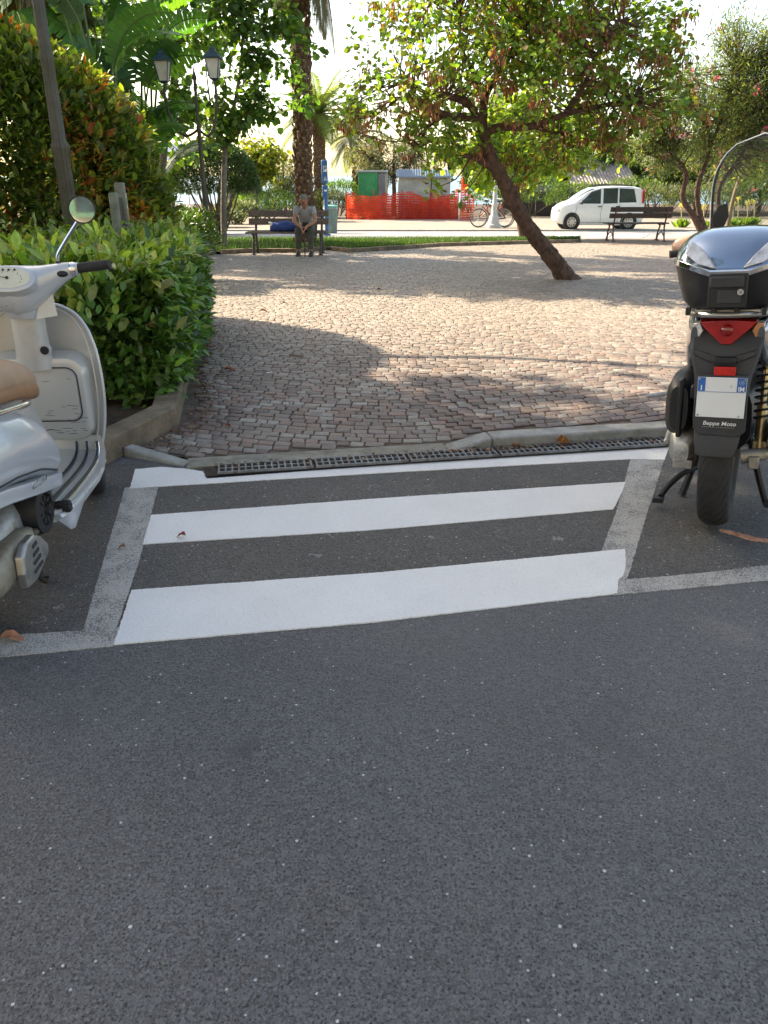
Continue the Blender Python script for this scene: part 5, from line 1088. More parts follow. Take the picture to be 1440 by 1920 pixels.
def lidr(z, sc, sy, k=0, xo=0): return [(-.21+xo+(x+.21)*sc, y*sy, z-k*max(0, (1-abs(y)/.16))*(1 if x < -.2 else 0)) for x, y, _ in oct_ring(0, 1, 1)]
b.loft([lidr(1.122, 1.0, 1.0, .052), lidr(1.15, .97, .97, .04, .005), lidr(1.175, .90, .91, .025, .012), lidr(1.20, .76, .79, .012, .02), lidr(1.215, .55, .60, .004, .03), lidr(1.222, .3, .35, 0, .03)]); b.build('lid', m_lid, TB, ang=75)
for s_ in (-1, 1):
    b = MB(); b.loft([[(-.432, s_*.045, 1.098), (-.424, s_*.105, 1.116), (-.402, s_*.150, 1.150), (-.372, s_*.135, 1.192), (-.388, s_*.105, 1.172), (-.418, s_*.075, 1.14)], [(-.40, s_*.035, 1.105), (-.38, s_*.10, 1.12), (-.36, s_*.125, 1.145), (-.34, s_*.118, 1.175), (-.35, s_*.10, 1.16), (-.38, s_*.06, 1.13)]]); b.build('lid_reflector', m_clear, TB, bevel=.003)
b = MB(); b.box((-.425, .0, 1.025), (.02, .125, .115)); lp_ = b.build('latch_recess', m_blk, TB, bevel=.004)
b = MB(); b.box((-.438, .003, 1.055), (.016, .108, .038)); b.box((-.436, -.008, 1.006), (.010, .075, .05)); b.build('latch', m_dgrey, TB, bevel=.007)
b = MB(); b.cyl((-.43, -.043, 1.022), (-.448, -.043, 1.022), .015, n=20); b.build('lock_boss', m_blk, TB); b = MB(); b.cyl((-.446, -.043, 1.022), (-.453, -.043, 1.022), .0105, n=20); lk = b.build('lock', m_chrome, TB); b = MB(); b.box((-.4535, -.043, 1.022), (.002, .0085, .0022), rot=(.3, 0, 0)); b.build('keyhole', m_ink, lk)
# ------------------------------------------------ small hatchback
def hatch(name, label, loc, rz, paint, group=None):
    e = empty(name, loc, rz, label, 'car', group); e.scale = (.885, .93, .96)        # local: x forward, nose at +1.77
    X = [-1.77, -1.74, -1.66, -1.55, -1.30, -.9, -.5, -.1, .25, .55, .78, .98, 1.15, 1.35, 1.55, 1.68, 1.76]
    roof = [.98, 1.14, 1.40, 1.49, 1.53, 1.54, 1.54, 1.53, 1.48, 1.37, 1.24, 1.11, 1.03, .98, .90, .78, .60]
    belt = [.92, .94, .94, .94, .94, .93, .92, .91, .91, .92, .93, .93, .93, .91, .85, .74, .57]
    hwid = [.66, .72, .76, .78, .79, .79, .79, .79, .79, .79, .79, .78, .77, .75, .71, .64, .55]
    rw = [.60, .62, .62, .60, .58, .57, .57, .57, .58, .60, .62, .66, .66, .62, .56, .5, .42]
    bot = [.36, .28, .22, .20, .19, .18, .18, .18, .18, .18, .18, .18, .19, .20, .22, .26, .34]
    b = MB(); rings = []
    for x, zt, zb, w_, r_, b_ in zip(X, roof, belt, hwid, rw, bot):
        half = [(w_*.93, b_), (w_, b_+.12), (w_+.005, (b_+zb)/2), (w_, zb-.03), (w_-.02, zb), ((w_+r_)/2-.01, (zb+zt)/2), (r_+.02, zt-.05), (r_-.05, zt-.01), (r_*.5, zt)]
        rings.append([(x, y, z) for y, z in half]+[(x, -y, z) for y, z in reversed(half)])
    b.loft(rings); b.build('body', paint, e, ang=35)
    def side(x, t, s_, off=.006):
        zt, zb, w_, r_ = [float(np.interp(x, X, a)) for a in (roof, belt, hwid, rw)]
        if t < .5: p = Vector((0, w_-.02, zb)).lerp(Vector((0, (w_+r_)/2-.01, (zb+zt)/2)), t*2)
        else: p = Vector((0, (w_+r_)/2-.01, (zb+zt)/2)).lerp(Vector((0, r_+.02, zt-.05)), (t-.5)*2)
        return (x, s_*(p.y+off), p.z)
    for s_ in (-1, 1):
        for (pts, nm) in ((((.90, .05), (.40, .93), (.02, .97), (.02, .05)), 'front_window'), (((-.08, .05), (-.08, .97), (-.66, .97), (-.66, .05)), 'rear_window'), (((-.72, .08), (-.72, .95), (-1.30, .92), (-1.42, .08)), 'quarter_window')):
            b = MB(); q = [side(x, t, s_) for x, t in pts]; mid1 = [side((pts[0][0]+pts[3][0])/2, pts[0][1], s_), side((pts[1][0]+pts[2][0])/2, pts[1][1], s_)]; c1 = side((pts[0][0]+pts[1][0])/2, .5, s_); c2 = side((pts[2][0]+pts[3][0])/2, .5, s_)
            b.add([q[0], c1, q[1], q[2], c2, q[3]], [(0, 1, 4, 5), (1, 2, 3, 4)]); o = b.build(nm, m_tint, e, smooth=False); m_ = o.modifiers.new('s', 'SOLIDIFY'); m_.thickness = .008
        b = MB()
        for xx in (.98, -.03, -.72): b.tube([(xx, s_*.797, .28), (xx+.02, s_*.798, .6), (xx-.02, s_*.792, .93)], .005, 5)
        b.tube([(.98, s_*.799, .28), (-.72, s_*.799, .28)], .005, 5); b.build('door_gap', m_ink, e)
        b = MB()
        for xx in (.12, -.60): b.tube([(xx, s_*.80, .84), (xx-.16, s_*.80, .845)], .018, 6)
        b.build('door_handle', m_blk, e)
        b = MB(); b.sph((.80, s_*.88, .98), (.06, .09, .07)); b.build('wing_mirror', m_blk, e)
        b = MB(); b.loft([[(x, s_*y, z) for y, z in ((.70, .95), (.755, .95), (.68, 1.40), (.62, 1.42))] for x in (-1.72+.0, -1.64)]); b.build('tail_light', m_red, e)
        b = MB(); b.box((-1.745, s_*.66, .83), (.03, .12, .22)); b.build('rear_lamp', m_red, e, bevel=.01)
        b = MB(); b.sph((1.60, s_*.56, .70), (.14, .12, .10)); b.build('headlight', m_clear, e)
        b = MB(); b.tube([(-1.2, s_*.52, 1.56), (-.2, s_*.52, 1.59), (.25, s_*.54, 1.53)], .018, 6); b.build('roof_rail', m_blk, e)
    b = MB(); b.loft([[(1.02, y, 1.10), (.80, y*.97, 1.245), (.57, y*.95, 1.375), (.30, y*.92, 1.485)] for y in (-.60, -.3, 0, .3, .6)], caps=False, closed=False); o = b.build('windscreen', m_tint, e, fix=False)
    b = MB(); b.box((-1.755, 0, 1.15), (.02, 1.05, .32), rot=(0, -.22, 0)); b.build('tailgate_window', m_tint, e)
    b = MB(); b.box((1.70, 0, .38), (.12, 1.15, .16)); b.box((-1.74, 0, .42), (.10, 1.3, .14)); b.build('bumper', m_dgrey if paint is not m_cw else m_cw, e, bevel=.04)
    for x in (1.13, -1.17):
        for s_ in (-1, 1):
            b = MB(); b.torus((x, s_*.765, .295), .31, (.035, .05), 'y', 30, 8, a0=R(-15), a1=R(195)); b.lathe([(.32, s_*.60), (.335, s_*.772), (.02, s_*.776)], (x, 0, .295), 'y', 30); b.build('wheel_arch', m_ink, e)
            b = MB(); b.torus((x, s_*.73, .29), .235, (.055, .085), 'y', 36, 10, sq=.8); wl = b.build('wheel', m_rub, e)
            b = MB(); b.lathe([(.19, s_*.76), (.185, s_*.80), (.12, s_*.812), (.03, s_*.822), (.005, s_*.82)], (x, 0, .29), 'y', 30); b.build('hubcap', m_alu, wl)
            b = MB()
            for k in range(8): a = 2*PI*k/8; b.prism([(x+.15*math.cos(a+dd)*rr_, s_*.814, .29+.15*math.sin(a+dd)*rr_) for dd, rr_ in ((-.17, 1.05), (.17, 1.05), (.10, .6), (-.10, .6))], (0, s_*.004, 0))
            b.build('hubcap_slot', m_ink, wl)
    return e
m_cw = mat('white_car_paint', (.76, .77, .77), .28, var=.03, coat=.7)
m_cb = mat('blue_car_paint', (.06, .14, .40), .28, .2, var=.08, coat=.7)
cp = G(1128, 436.5); cp.z = zg(cp.y)+.0
hatch('parked_car', 'small white five door hatchback parked behind the right bench', (cp.x+.42, 30.45, zg(30.45)+.03), R(180-2), m_cw)
q = at(478, 400, 47); hatch('parked_car', 'blue car half hidden by shrubs beyond the round clipped tree', (q.x, 47, zg(47)+.0), R(12), m_cb)
# ------------------------------------------------ bicycles
def bicycle(label, loc, rz, col):
    e = empty('bicycle', loc, rz, label, 'bicycle', 'bicycles leaning at the lamp post'); mf = mat('bike_frame', col, .35, .4)
    for x in (-.52, .52):
        b = MB(); b.torus((x, 0, .34), .325, .018, 'y', 36, 6); wl = b.build('wheel', m_rub, e); b = MB(); b.torus((x, 0, .34), .305, .010, 'y', 30, 5)
        for k in range(18): a = 2*PI*k/18; b.tube([(x, 0, .34), (x+.3*math.cos(a), 0, .34+.3*math.sin(a))], .003, 3)
        b.cyl((x, -.04, .34), (x, .04, .34), .02, n=8); b.build('rim', m_alu, wl)
    bb, st, hd, ra, fa = Vector((-.08, 0, .30)), Vector((-.22, 0, .80)), Vector((.36, 0, .85)), Vector((-.52, 0, .34)), Vector((.52, 0, .34))
    b = MB()
    for a, c in ((bb, st), (bb, hd-Vector((0, 0, .12))), (st-Vector((-.02, 0, .08)), hd), (bb, ra), (st-Vector((-.02, 0, .1)), ra), (hd, fa)): b.tube([a, c], .018, 8)
    b.build('frame', mf, e); b = MB(); b.tube([st, st+Vector((-.03, 0, .12))], .014); b.sph(tuple(st+Vector((-.03, 0, .15))), (.13, .07, .035)); b.build('saddle', m_blk, e)
    b = MB(); b.tube([hd, hd+Vector((-.03, 0, .15)), hd+Vector((-.02, .15, .18)), hd+Vector((-.12, .27, .17))], .013, 6); b.tube([hd+Vector((-.03, 0, .15)), hd+Vector((-.02, -.15, .18)), hd+Vector((-.12, -.27, .17))], .013, 6); b.build('handlebar', m_chrome, e)
    b = MB(); b.torus(tuple(bb), .09, .008, 'y', 20, 5); b.tube([bb+Vector((0, .06, 0)), bb+Vector((.12, .06, -.12)), bb+Vector((.12, .13, -.12))], .01, 5); b.tube([bb+Vector((0, -.06, 0)), bb+Vector((-.12, -.06, .12)), bb+Vector((-.12, -.13, .12))], .01, 5); b.build('crank', m_alu, e); return e
q = at(925, 429, 31.4)
bicycle('dark bicycle leaning against the pale lamp post, in front of the other', (q.x-.02, 31.75, zg(31.7)+.03), R(180), (.03, .03, .035))
bicycle('red framed bicycle standing behind the pale lamp post', (q.x+.02, 32.25, zg(32.2)+.03), R(6), (.30, .05, .04))
# ================================================================ STREET FURNITURE AND PEOPLE
m_wood = mat('dark_stained_wood', (.055, .038, .028), .7, sc=18, var=.4, bump=.004, bsc=60)
m_wood2 = mat('weathered_wood', (.16, .115, .085), .8, sc=18, var=.4, bump=.004, bsc=60)
m_cast = mat('bench_iron', (.10, .045, .04), .6, .3, var=.3, sc=14)
m_cast2 = mat('bench_iron_dark', (.07, .065, .06), .6, .3, var=.3, sc=14)
def bench(label, loc, rz, L, wood, iron, arms=True):
    """seat faces local -y"""
    e = empty('park_bench', loc, rz, label, 'bench', 'park benches round the square')
    b = MB()
    for k in range(3): b.box((0, -.36+.16*k, .455+.006*(k == 2)), (L, .125, .032), rot=(-.05, 0, 0))
    b.build('seat', wood, e, bevel=.006, smooth=False)
    b = MB()
    for z, y in ((.66, .10), (.82, .135)): b.box((0, y, z), (L, .03, .125), rot=(-.2, 0, 0))
    b.build('backrest', wood, e, bevel=.006, smooth=False)
    for s_ in (-1, 1):
        x = s_*(L/2-.15); b = MB()
        b.tube(catmull([(x, -.36, .0), (x, -.33, .22), (x, -.24, .38), (x, -.36, .43)], 5), [.035]*4+[.028]*11+[.022], 8, flat=.8)
        b.tube(catmull([(x, .18, .0), (x, .10, .22), (x, .06, .42), (x, .12, .62), (x, .165, .87)], 5), .028, 8, flat=.8)
        b.tube([(x, -.40, .43), (x, .08, .435)], .022, 8); b.tube(catmull([(x, -.32, .12), (x, -.1, .24), (x, .12, .12)], 4), .016, 6)
        b.box((x, -.36, .012), (.09, .13, .024)); b.box((x, .18, .012), (.09, .13, .024)); b.build('leg', iron, e)
    return e
p = G(542, 477); pb = Vector((p.x, 17.55, zg(17.55)))
bench('weathered bench in front of the grass with a seated person on it', tuple(pb), R(-1), 1.72, m_wood2, m_cast2)
p = G(1199, 455); bench('dark wooden bench seen from behind in front of the white car', (p.x+.12, 22.3, zg(22.3)), R(184), 1.72, m_wood, m_cast)
# ---- seated person (skin skeleton, clothes follow the same skeleton)
m_skin = mat('skin', (.42, .20, .125), .55, var=.12, sc=12)
m_shirt = mat('grey_shirt', (.36, .37, .37), .9, sc=9, var=.15, bump=.01, bsc=30)
m_trous = mat('olive_trousers', (.085, .08, .062), .9, sc=9, var=.2, bump=.012, bsc=25)
m_hair = mat('grey_hair', (.22, .20, .18), .9, sc=60, var=.4, bump=.01)
m_shoe = mat('dark_shoe', (.035, .032, .03), .6, var=.3)
def skin(name, nodes, edges, m, parent, sub=2):
    me = bpy.data.meshes.new(name); keys = list(nodes); me.from_pydata([nodes[k][0] for k in keys], [(keys.index(a), keys.index(b_)) for a, b_ in edges], [])
    me.materials.append(m); o = link(bpy.data.objects.new(name, me), parent); sk_ = o.modifiers.new('skin', 'SKIN'); sk_.use_smooth_shade = True
    for i, k in enumerate(keys): r_ = nodes[k][1]; me.skin_vertices[0].data[i].radius = (r_, r_) if not hasattr(r_, '__len__') else r_; me.skin_vertices[0].data[i].use_root = (i == 0)
    s_ = o.modifiers.new('sub', 'SUBSURF'); s_.levels = s_.render_levels = sub; return o
px_ = at(577, 470, 17.35)
PE = empty('person', (px_.x, pb.y, pb.z), R(-2), 'seated person in grey t-shirt and olive trousers leaning forward with joined hands', 'person')
# local: faces -y; seat top at z .47
N_ = {'pelvis': ((0, -.14, .56), (.13, .09)), 'waist': ((0, -.17, .70), (.10, .075)), 'chest': ((0, -.27, .90), (.115, .075)), 'neck0': ((0, -.36, 1.04), (.055, .055)), 'neck': ((0, -.40, 1.10), .052), 'head0': ((0, -.44, 1.17), (.070, .075)), 'head1': ((0, -.455, 1.235), (.078, .090)), 'head2': ((0, -.45, 1.30), (.060, .070))}
E_ = [('pelvis', 'waist'), ('waist', 'chest'), ('chest', 'neck0'), ('neck0', 'neck'), ('neck', 'head0'), ('head0', 'head1'), ('head1', 'head2')]
for s_, n_ in ((-1, 'l'), (1, 'r')):
    N_ |= {n_+'sh': ((s_*.17, -.33, 1.00), .050), n_+'el': ((s_*.23, -.46, .72), .044), n_+'wr': ((s_*.06, -.64, .60), .030), n_+'palm': ((s_*.03, -.69, .555), (.036, .022)), n_+'hip': ((s_*.09, -.20, .54), .095), n_+'kn': ((s_*.13, -.56, .52), .062), n_+'an': ((s_*.13, -.60, .11), .042), n_+'heel': ((s_*.13, -.60, .06), .036), n_+'toe': ((s_*.145, -.77, .04), .034)}
    E_ += [('chest', n_+'sh'), (n_+'sh', n_+'el'), (n_+'el', n_+'wr'), (n_+'wr', n_+'palm'), ('pelvis', n_+'hip'), (n_+'hip', n_+'kn'), (n_+'kn', n_+'an'), (n_+'an', n_+'heel'), (n_+'heel', n_+'toe')]
def sit(d): return {k: ((p[0], p[1]-max(0, p[2]-.6)*.10, p[2] if p[2] < .6 else .6+(p[2]-.6)*.80), r_) for k, (p, r_) in d.items()}
N_ = sit(N_)
body_ = skin('body', N_, E_, m_skin, PE)
for s_ in (-1, 1):                                   # five bent fingers on each hand, rooted inside the palm
    nd, ed_ = {'root': ((s_*.032, -.685, .56), .012)}, []
    for k in range(4):
        o = (k-1.5)*.017; L = (.07, .08, .076, .06)[k]
        nd |= {f'a{k}': ((s_*(.032+o*.3)+o*.2, -.70+o*.5, .545+o*.4), .0095), f'b{k}': ((s_*.018+o*.3, -.735+o*.4, .525+o*.3-.01), .0088), f'c{k}': ((-s_*.012+o*.3, -.745+o*.4, .505-L*.35), .0080), f'd{k}': ((-s_*.022+o*.3, -.725+o*.4, .488-L*.45), .0068)}
        ed_ += [('root', f'a{k}'), (f'a{k}', f'b{k}'), (f'b{k}', f'c{k}'), (f'c{k}', f'd{k}')]
    nd |= {'t1': ((s_*.02, -.665, .585), .010), 't2': ((-s_*.004, -.70, .588), .0092), 't3': ((-s_*.018, -.725, .578), .0078)}; ed_ += [('root', 't1'), ('t1', 't2'), ('t2', 't3')]
    skin('hand', nd, ed_, m_skin, PE, 1)
HD = (0, -.063, -.127); SH_ = lambda c: tuple(a+q for a, q in zip(c, HD))
b = MB(); b.sph(SH_((0, -.545, 1.215)), (.014, .022, .024), 10, 8)
for s_ in (-1, 1): b.sph(SH_((s_*.082, -.455, 1.225)), (.012, .020, .030), 10, 8)
b.build('nose_and_ears', m_skin, PE); b = MB()
for s_ in (-1, 1): b.sph(SH_((s_*.030, -.535, 1.235)), (.011, .007, .007), 10, 6)
b.sph(SH_((0, -.530, 1.180)), (.024, .008, .006), 12, 6); b.build('eyes_and_mouth', mat('eye_dark', (.06, .03, .025), .4), PE)
b = MB(); b.sph(SH_((0, -.435, 1.275)), (.086, .094, .066), 20, 12); b.sph(SH_((0, -.40, 1.235)), (.084, .070, .075), 20, 12); b.build('hair', m_hair, PE)
N2 = {'p': ((0, -.14, .60), (.17, .135)), 'w': ((0, -.17, .72), (.160, .125)), 'c': ((0, -.275, .90), (.185, .14)), 'n': ((0, -.35, 1.03), (.10, .10)), 'ls': ((-.175, -.33, 1.0), .082), 'rs': ((.175, -.33, 1.0), .082), 'le': ((-.212, -.405, .845), .068), 're': ((.212, -.405, .845), .068)}
N2 = sit(N2); skin('shirt', N2, [('p', 'w'), ('w', 'c'), ('c', 'n'), ('c', 'ls'), ('c', 'rs'), ('ls', 'le'), ('rs', 're')], m_shirt, PE)
N3 = {'p': ((0, -.14, .56), (.17, .115))}; E3 = []
for s_, n_ in ((-1, 'l'), (1, 'r')): N3 |= {n_+'h': ((s_*.095, -.22, .55), .105), n_+'k': ((s_*.135, -.57, .535), .082), n_+'m': ((s_*.132, -.59, .32), .068), n_+'a': ((s_*.13, -.60, .13), .060)}; E3 += [('p', n_+'h'), (n_+'h', n_+'k'), (n_+'k', n_+'m'), (n_+'m', n_+'a')]
skin('trousers', N3, E3, m_trous, PE)
for s_ in (-1, 1):
    b = MB(); b.loft([ring_se(0, 0, 0, .05, .05, 12)]*1 if False else [[(s_*.137+.046*w_*math.cos(a), y, z+h*math.sin(a)) for a in np.linspace(0, 2*PI, 17)[:-1]] for y, z, w_, h in ((-.53, .055, .6, .035), (-.55, .062, .9, .055), (-.62, .065, 1.0, .060), (-.70, .05, 1.05, .045), (-.78, .04, 1.0, .036), (-.825, .032, .6, .025))]); sh_ = b.build('shoe', m_shoe, PE)
    b = MB(); b.box((s_*.137, -.68, .010), (.098, .28, .018)); b.build('sole', mat('shoe_sole', (.5, .48, .40), .8), sh_, bevel=.008)
# bag on the bench, walking stick
b = MB(); c_ = Vector((at(533, 440, 17.4).x, pb.y-.16, pb.z+.60)); b.loft([[(c_.x+x, c_.y+hy*math.cos(a), c_.z-.13+hz*.5+hz*.5*math.sin(a)*1.0+.005) for a in np.linspace(0, 2*PI, 17)[:-1]] for x, hy, hz in ((-.30, .03, .10), (-.26, .10, .17), (-.12, .13, .20), (.05, .14, .21), (.2, .12, .18), (.28, .05, .10))])
for i, v in enumerate(b.v): b.v[i] = (v[0], v[1]+.012*math.sin(v[0]*31+v[2]*20), v[2]+.012*math.sin(v[0]*23)*(v[2] > c_.z))
bg_ = b.build('bag', mat('blue_bag', (.025, .07, .28), .6, sc=10, var=.35, bump=.02, bsc=20)); tag(bg_, 'blue soft bag lying on the bench beside the seated person', 'bag')
b = MB(); b.tube(catmull([c_+Vector((-.26, -.09, .0)), c_+Vector((-.24, -.11, .04)), c_+Vector((-.30, -.02, .05))], 4), .022, 8); b.build('white_panel', m_wt, bg_)
b = MB(); p0 = Vector((px_.x, pb.y, pb.z)); b.tube([p0+Vector((-.01, -.735, .0)), p0+Vector((-.005, -.74, .46))], .012, 8); b.sph(tuple(p0+Vector((-.005, -.74, .47))), (.02, .02, .02)); tag(b.build('walking_stick', m_wood), 'dark walking stick standing between the knees of the seated person', 'walking stick')
# ---- lamp posts
m_post = mat('grey_green_iron', (.085, .078, .058), .6, .3, sc=10, var=.2, bump=.004, dirt=(.11, .10, .08))
m_post2 = mat('dark_lantern_iron', (.05, .10, .12), .5, .4, var=.25)
m_frost = mat('frosted_lantern_glass', (.8, .77, .70), .4, var=.15, sc=6, trans=.35)
P0 = Vector((at(135, 420, 6.9).x, 6.9, 0)); tpx = at(84, 0, 6.9)
e = empty('lamp_post', (P0.x, P0.y, zg(6.9)), 0, 'tall fluted iron lamp post rising through the bush at the upper left', 'lamp post'); b = MB()
zc = at(120, 272, 6.9).z-zg(6.9); zc2 = at(106, 110, 6.9).z-zg(6.9)
prof = [(.10, 0), (.10, .05), (.09, .3), (.085, .55), (.065, .8), (.058, zc-.06), (.070, zc-.03), (.070, zc+.0), (.052, zc+.03), (.046, zc2-.03), (.053, zc2-.01), (.053, zc2+.02), (.043, zc2+.05), (.045, 4.0), (.04, 4.6)]
rings = []
for r_, z in prof: rings.append([(r_*(1+.05*math.cos(12*a))*math.cos(a), r_*(1+.05*math.cos(12*a))*math.sin(a), z) for a in np.linspace(0, 2*PI, 73)[:-1]])
b.loft(rings); b.build('post', m_post, e, ang=60)
def lantern(parent, c, s=1.0, name='lantern'):
    b = MB(); w0, w1, h = .10*s, .17*s, .42*s
    def sq(w_, z): return [(c[0]+x*w_, c[1]+y*w_, c[2]+z) for x, y in ((-1, -1), (1, -1), (1, 1), (-1, 1))]
    b.loft([sq(w1*1.22, h), sq(w1*1.25, h+.03*s), sq(w1*.75, h+.13*s), sq(w1*.45, h+.16*s), sq(w1*.42, h+.22*s), sq(.02, h+.26*s)])
    b.loft([sq(w0*.5, -.05*s), sq(w0*1.05, -.01*s), sq(w0*1.05, .0)])
    for x, y in ((-1, -1), (1, -1), (1, 1), (-1, 1)): b.tube([(c[0]+x*w0, c[1]+y*w0, c[2]), (c[0]+x*w1, c[1]+y*w1, c[2]+h)], .014*s, 6)
    fr_ = b.build(name, m_post2, parent, smooth=False); b = MB(); b.loft([sq(w0*.93, .004), sq(w1*.93, h-.004)]); b.build('glass', m_frost, fr_, smooth=False); return fr_
Yl = 17.4; L0 = Vector((at(386, 395, Yl).x, Yl, zg(Yl))); top = at(364, 140, Yl)
e = empty('twin_lamp_post', tuple(L0), 0, 'iron lamp post with twin frosted lanterns on scrolled arms left of the young maple', 'lamp post'); b = MB(); ht = top.z-L0.z
b.lathe([(.13, -.1), (.14, .1), (.10, .35), (.085, .8), (.06, .9), (.055, 1.0), (.062, 1.05), (.05, 1.1), (.04, ht*.7), (.05, ht*.71), (.035, ht*.73), (.03, ht-.1), (.05, ht-.06), (.02, ht+.05), (.005, ht+.16)], n=18); b.build('post', m_post, e)
for px, py in ((308, 152), (402, 147)):
    q = at(px, py, Yl)-L0; za = at(360, 232, Yl).z-L0.z; s_ = 1 if q.x > 0 else -1; b = MB(); b.tube(catmull([(0, 0, za-.1), (q.x*.45, 0, za-.22), (q.x*.85, 0, za), (q.x*1.02, 0, q.z-.28), (q.x, 0, q.z-.04)], 6), .026, 8)
    b.torus((q.x*.62, 0, za-.02), .10, .014, 'y', 20, 6, a0=R(20), a1=R(300)); b.build('scroll_arm', m_post, e); lantern(e, (q.x, 0, q.z), .80)
# pale lamp post by the bicycles
c_ = Vector((q_ := at(925, 429, 31.3)).to_tuple()); e = empty('pale_lamp_post', (c_.x, 31.3, zg(31.3)+.03), 0, 'pale grey lamp post with a flared foot beside the bicycles', 'lamp post')
b = MB(); b.lathe([(.27, 0), (.27, .12), (.22, .16), (.17, .42), (.12, .48), (.10, .80), (.12, .85), (.08, .92), (.065, 2.2), (.06, 3.9), (.03, 4.0)], n=16); b.build('post', mat('pale_grey_paint', (.42, .44, .43), .6, var=.15), e); lantern(e, (0, 0, 4.0), 1.3)
# blue parking post, litter bin
m_bl = mat('blue_post_paint', (.03, .13, .30), .45, var=.12); Yb = 27.; q = G(613, 441)
Yb = q.y; sc_ = Yb*1.08/1442
e = empty('parking_sign_post', tuple(q), 0, 'blue parking meter post with white symbols behind the bench', 'parking meter'); e.scale = (.9, .9, .83); b = MB(); b.cyl((0, 0, 0), (0, 0, 1.55), .07, n=14); b.cyl((0, 0, 0), (0, 0, .05), .14, n=14); b.build('post', m_bl, e)
b = MB(); b.box((-.02, 0, 2.22), (.20, .16, .80)); b.box((-.02, 0, 1.55), (.19, .2, .42)); hb = b.build('head', m_bl, e, bevel=.03)
b = MB(); b.box((0, -.1035, 1.58), (.10, .006, .06)); b.box((0, -.084, 2.32), (.12, .006, .2)); b.build('white_panel', m_wt, hb); text('P', .20, m_bl, hb, (0, -.088, 2.32), (R(90), 0, 0), .002, 'parking_letter', 1, bold=.006)
b = MB(); b.tube([(-.04, -.083, 1.92), (0, -.083, 2.06), (.04, -.083, 1.92)], .012, 5); b.box((0, -.083, 1.95), (.07, .006, .02)); b.build('symbol', m_wt, hb)
q = G(621, 437); e = empty('litter_bin', tuple(q), 0, 'grey green litter bin standing behind the blue post', 'litter bin'); b = MB(); b.lathe([(.19, 0), (.20, .03), (.235, .72), (.24, .76), (.20, .76), (.18, .3)], n=24); b.build('bin_body', mat('bin_grey_green', (.16, .22, .20), .6, var=.2), e); b = MB(); b.torus((0, 0, .78), .235, .02, 'z', 24, 8); b.tube([(-.235, 0, .76), (-.235, 0, 1.0), (.235, 0, 1.0), (.235, 0, .76)], .018, 6); b.build('hood', m_alu, e); b = MB(); b.lathe([(.222, .80), (.235, .86), (.19, .88)], n=24); b.build('liner', mat('bin_liner', (.15, .42, .36), .5), e)
# sign board on two posts in the hedge
Ys_ = 6.4; q = at(232, 440, Ys_); e = empty('notice_board', (q.x, Ys_, 0), R(99), 'weathered notice board on two grey posts seen edge on in the hedge', 'sign')
m_gw = mat('grey_green_wood', (.17, .18, .14), .8, sc=14, var=.35, bump=.005); zt_ = at(235, 352, Ys_).z
b = MB(); b.box((-.26, 0, zt_/2-.02), (.07, .06, zt_-.02)); b.build('post', m_gw, e, bevel=.008); b = MB(); b.box((.10, 0, zt_/2+.015), (.10, .07, zt_+.04)); b.build('post', m_gw, e, bevel=.008)
b = MB(); b.box((-.08, 0, zt_-.25), (.30, .025, .36)); b.build('board', m_wood, e, bevel=.004)
b = MB(); b.box((.085, -.040, zt_-.19), (.06, .006, .30)); b.build('poster', mat('poster', (.45, .40, .30), .5, var=.1), e); b = MB(); b.box((.085, -.0445, zt_-.20), (.045, .003, .10)); b.build('poster_picture', mat('poster_orange', (.42, .17, .06), .5, sc=30, var=.6), e); b = MB(); b.box((.085, -.0445, zt_-.10), (.045, .003, .05)); b.build('poster_picture', mat('poster_green', (.12, .22, .09), .5, sc=30, var=.6), e)
# ---- works site across the road
Yf = 40.5; zb = zg(Yf)+.03
def XA(px, Y=Yf): return at(px, 400, Y).x
x0, x1 = XA(649), XA(858)
e = empty('cabin', (XA(697, 43.5), 43.5, zg(43.5)+.09), R(-8), 'green portable cabin toilet behind the orange netting', 'portable toilet'); hc = at(697, 322, 43.5).z-e.location.z
b = MB(); b.box((-.10, 0, hc/2), (1.02, 1.1, hc-.05)); b.build('wall', mat('green_plastic', (.02, .27, .085), .5, var=.25, sc=2.2), e, bevel=.03); b = MB(); b.box((.60, 0, hc/2-.02), (.36, 1.08, hc-.1)); b.build('side_wall', mat('grey_plastic', (.20, .20, .20), .6, var=.2), e, bevel=.03); b = MB(); b.box((.05, 0, hc+.02), (1.5, 1.2, .10)); b.build('roof', mat('pale_plastic', (.42, .44, .42), .6, var=.1), e, bevel=.03)
b = MB(); b.box((-.1, -.556, hc/2-.05), (.74, .01, hc-.25)); d_ = b.build('door', mat('green_plastic_door', (.025, .31, .10), .5, var=.25, sc=2.5), e); b = MB(); b.box((.20, -.57, 1.05), (.06, .03, .12)); b.build('handle', m_ink, d_)
Yd = 43.; xa_, xb_ = XA(746, Yd), XA(840, Yd); hs_ = at(790, 330, Yd).z-(zg(Yd)+.09); wS = xb_-xa_
e = empty('site_shed', ((xa_+xb_)/2, Yd, zg(Yd)+.09), 0, 'corrugated metal site shed with blue grey roof behind the orange netting', 'shed'); m_cor = mat('galvanised_sheet', (.72, .75, .68), .55, .0, var=.15, sc=3); n_ = 60; b = MB(); vs = []
for i in range(n_*2+1):
    x = -wS/2+wS*i/(n_*2); y = -.9+(.03 if i % 2 else -.03); vs += [(x, y, 0), (x, y, hs_)]
b.add(vs, [(2*i, 2*i+2, 2*i+3, 2*i+1) for i in range(n_*2)]); b.box((0, .05, hs_/2), (wS-.02, 1.8, hs_-.02)); b.build('wall', m_cor, e, smooth=False, fix=False)
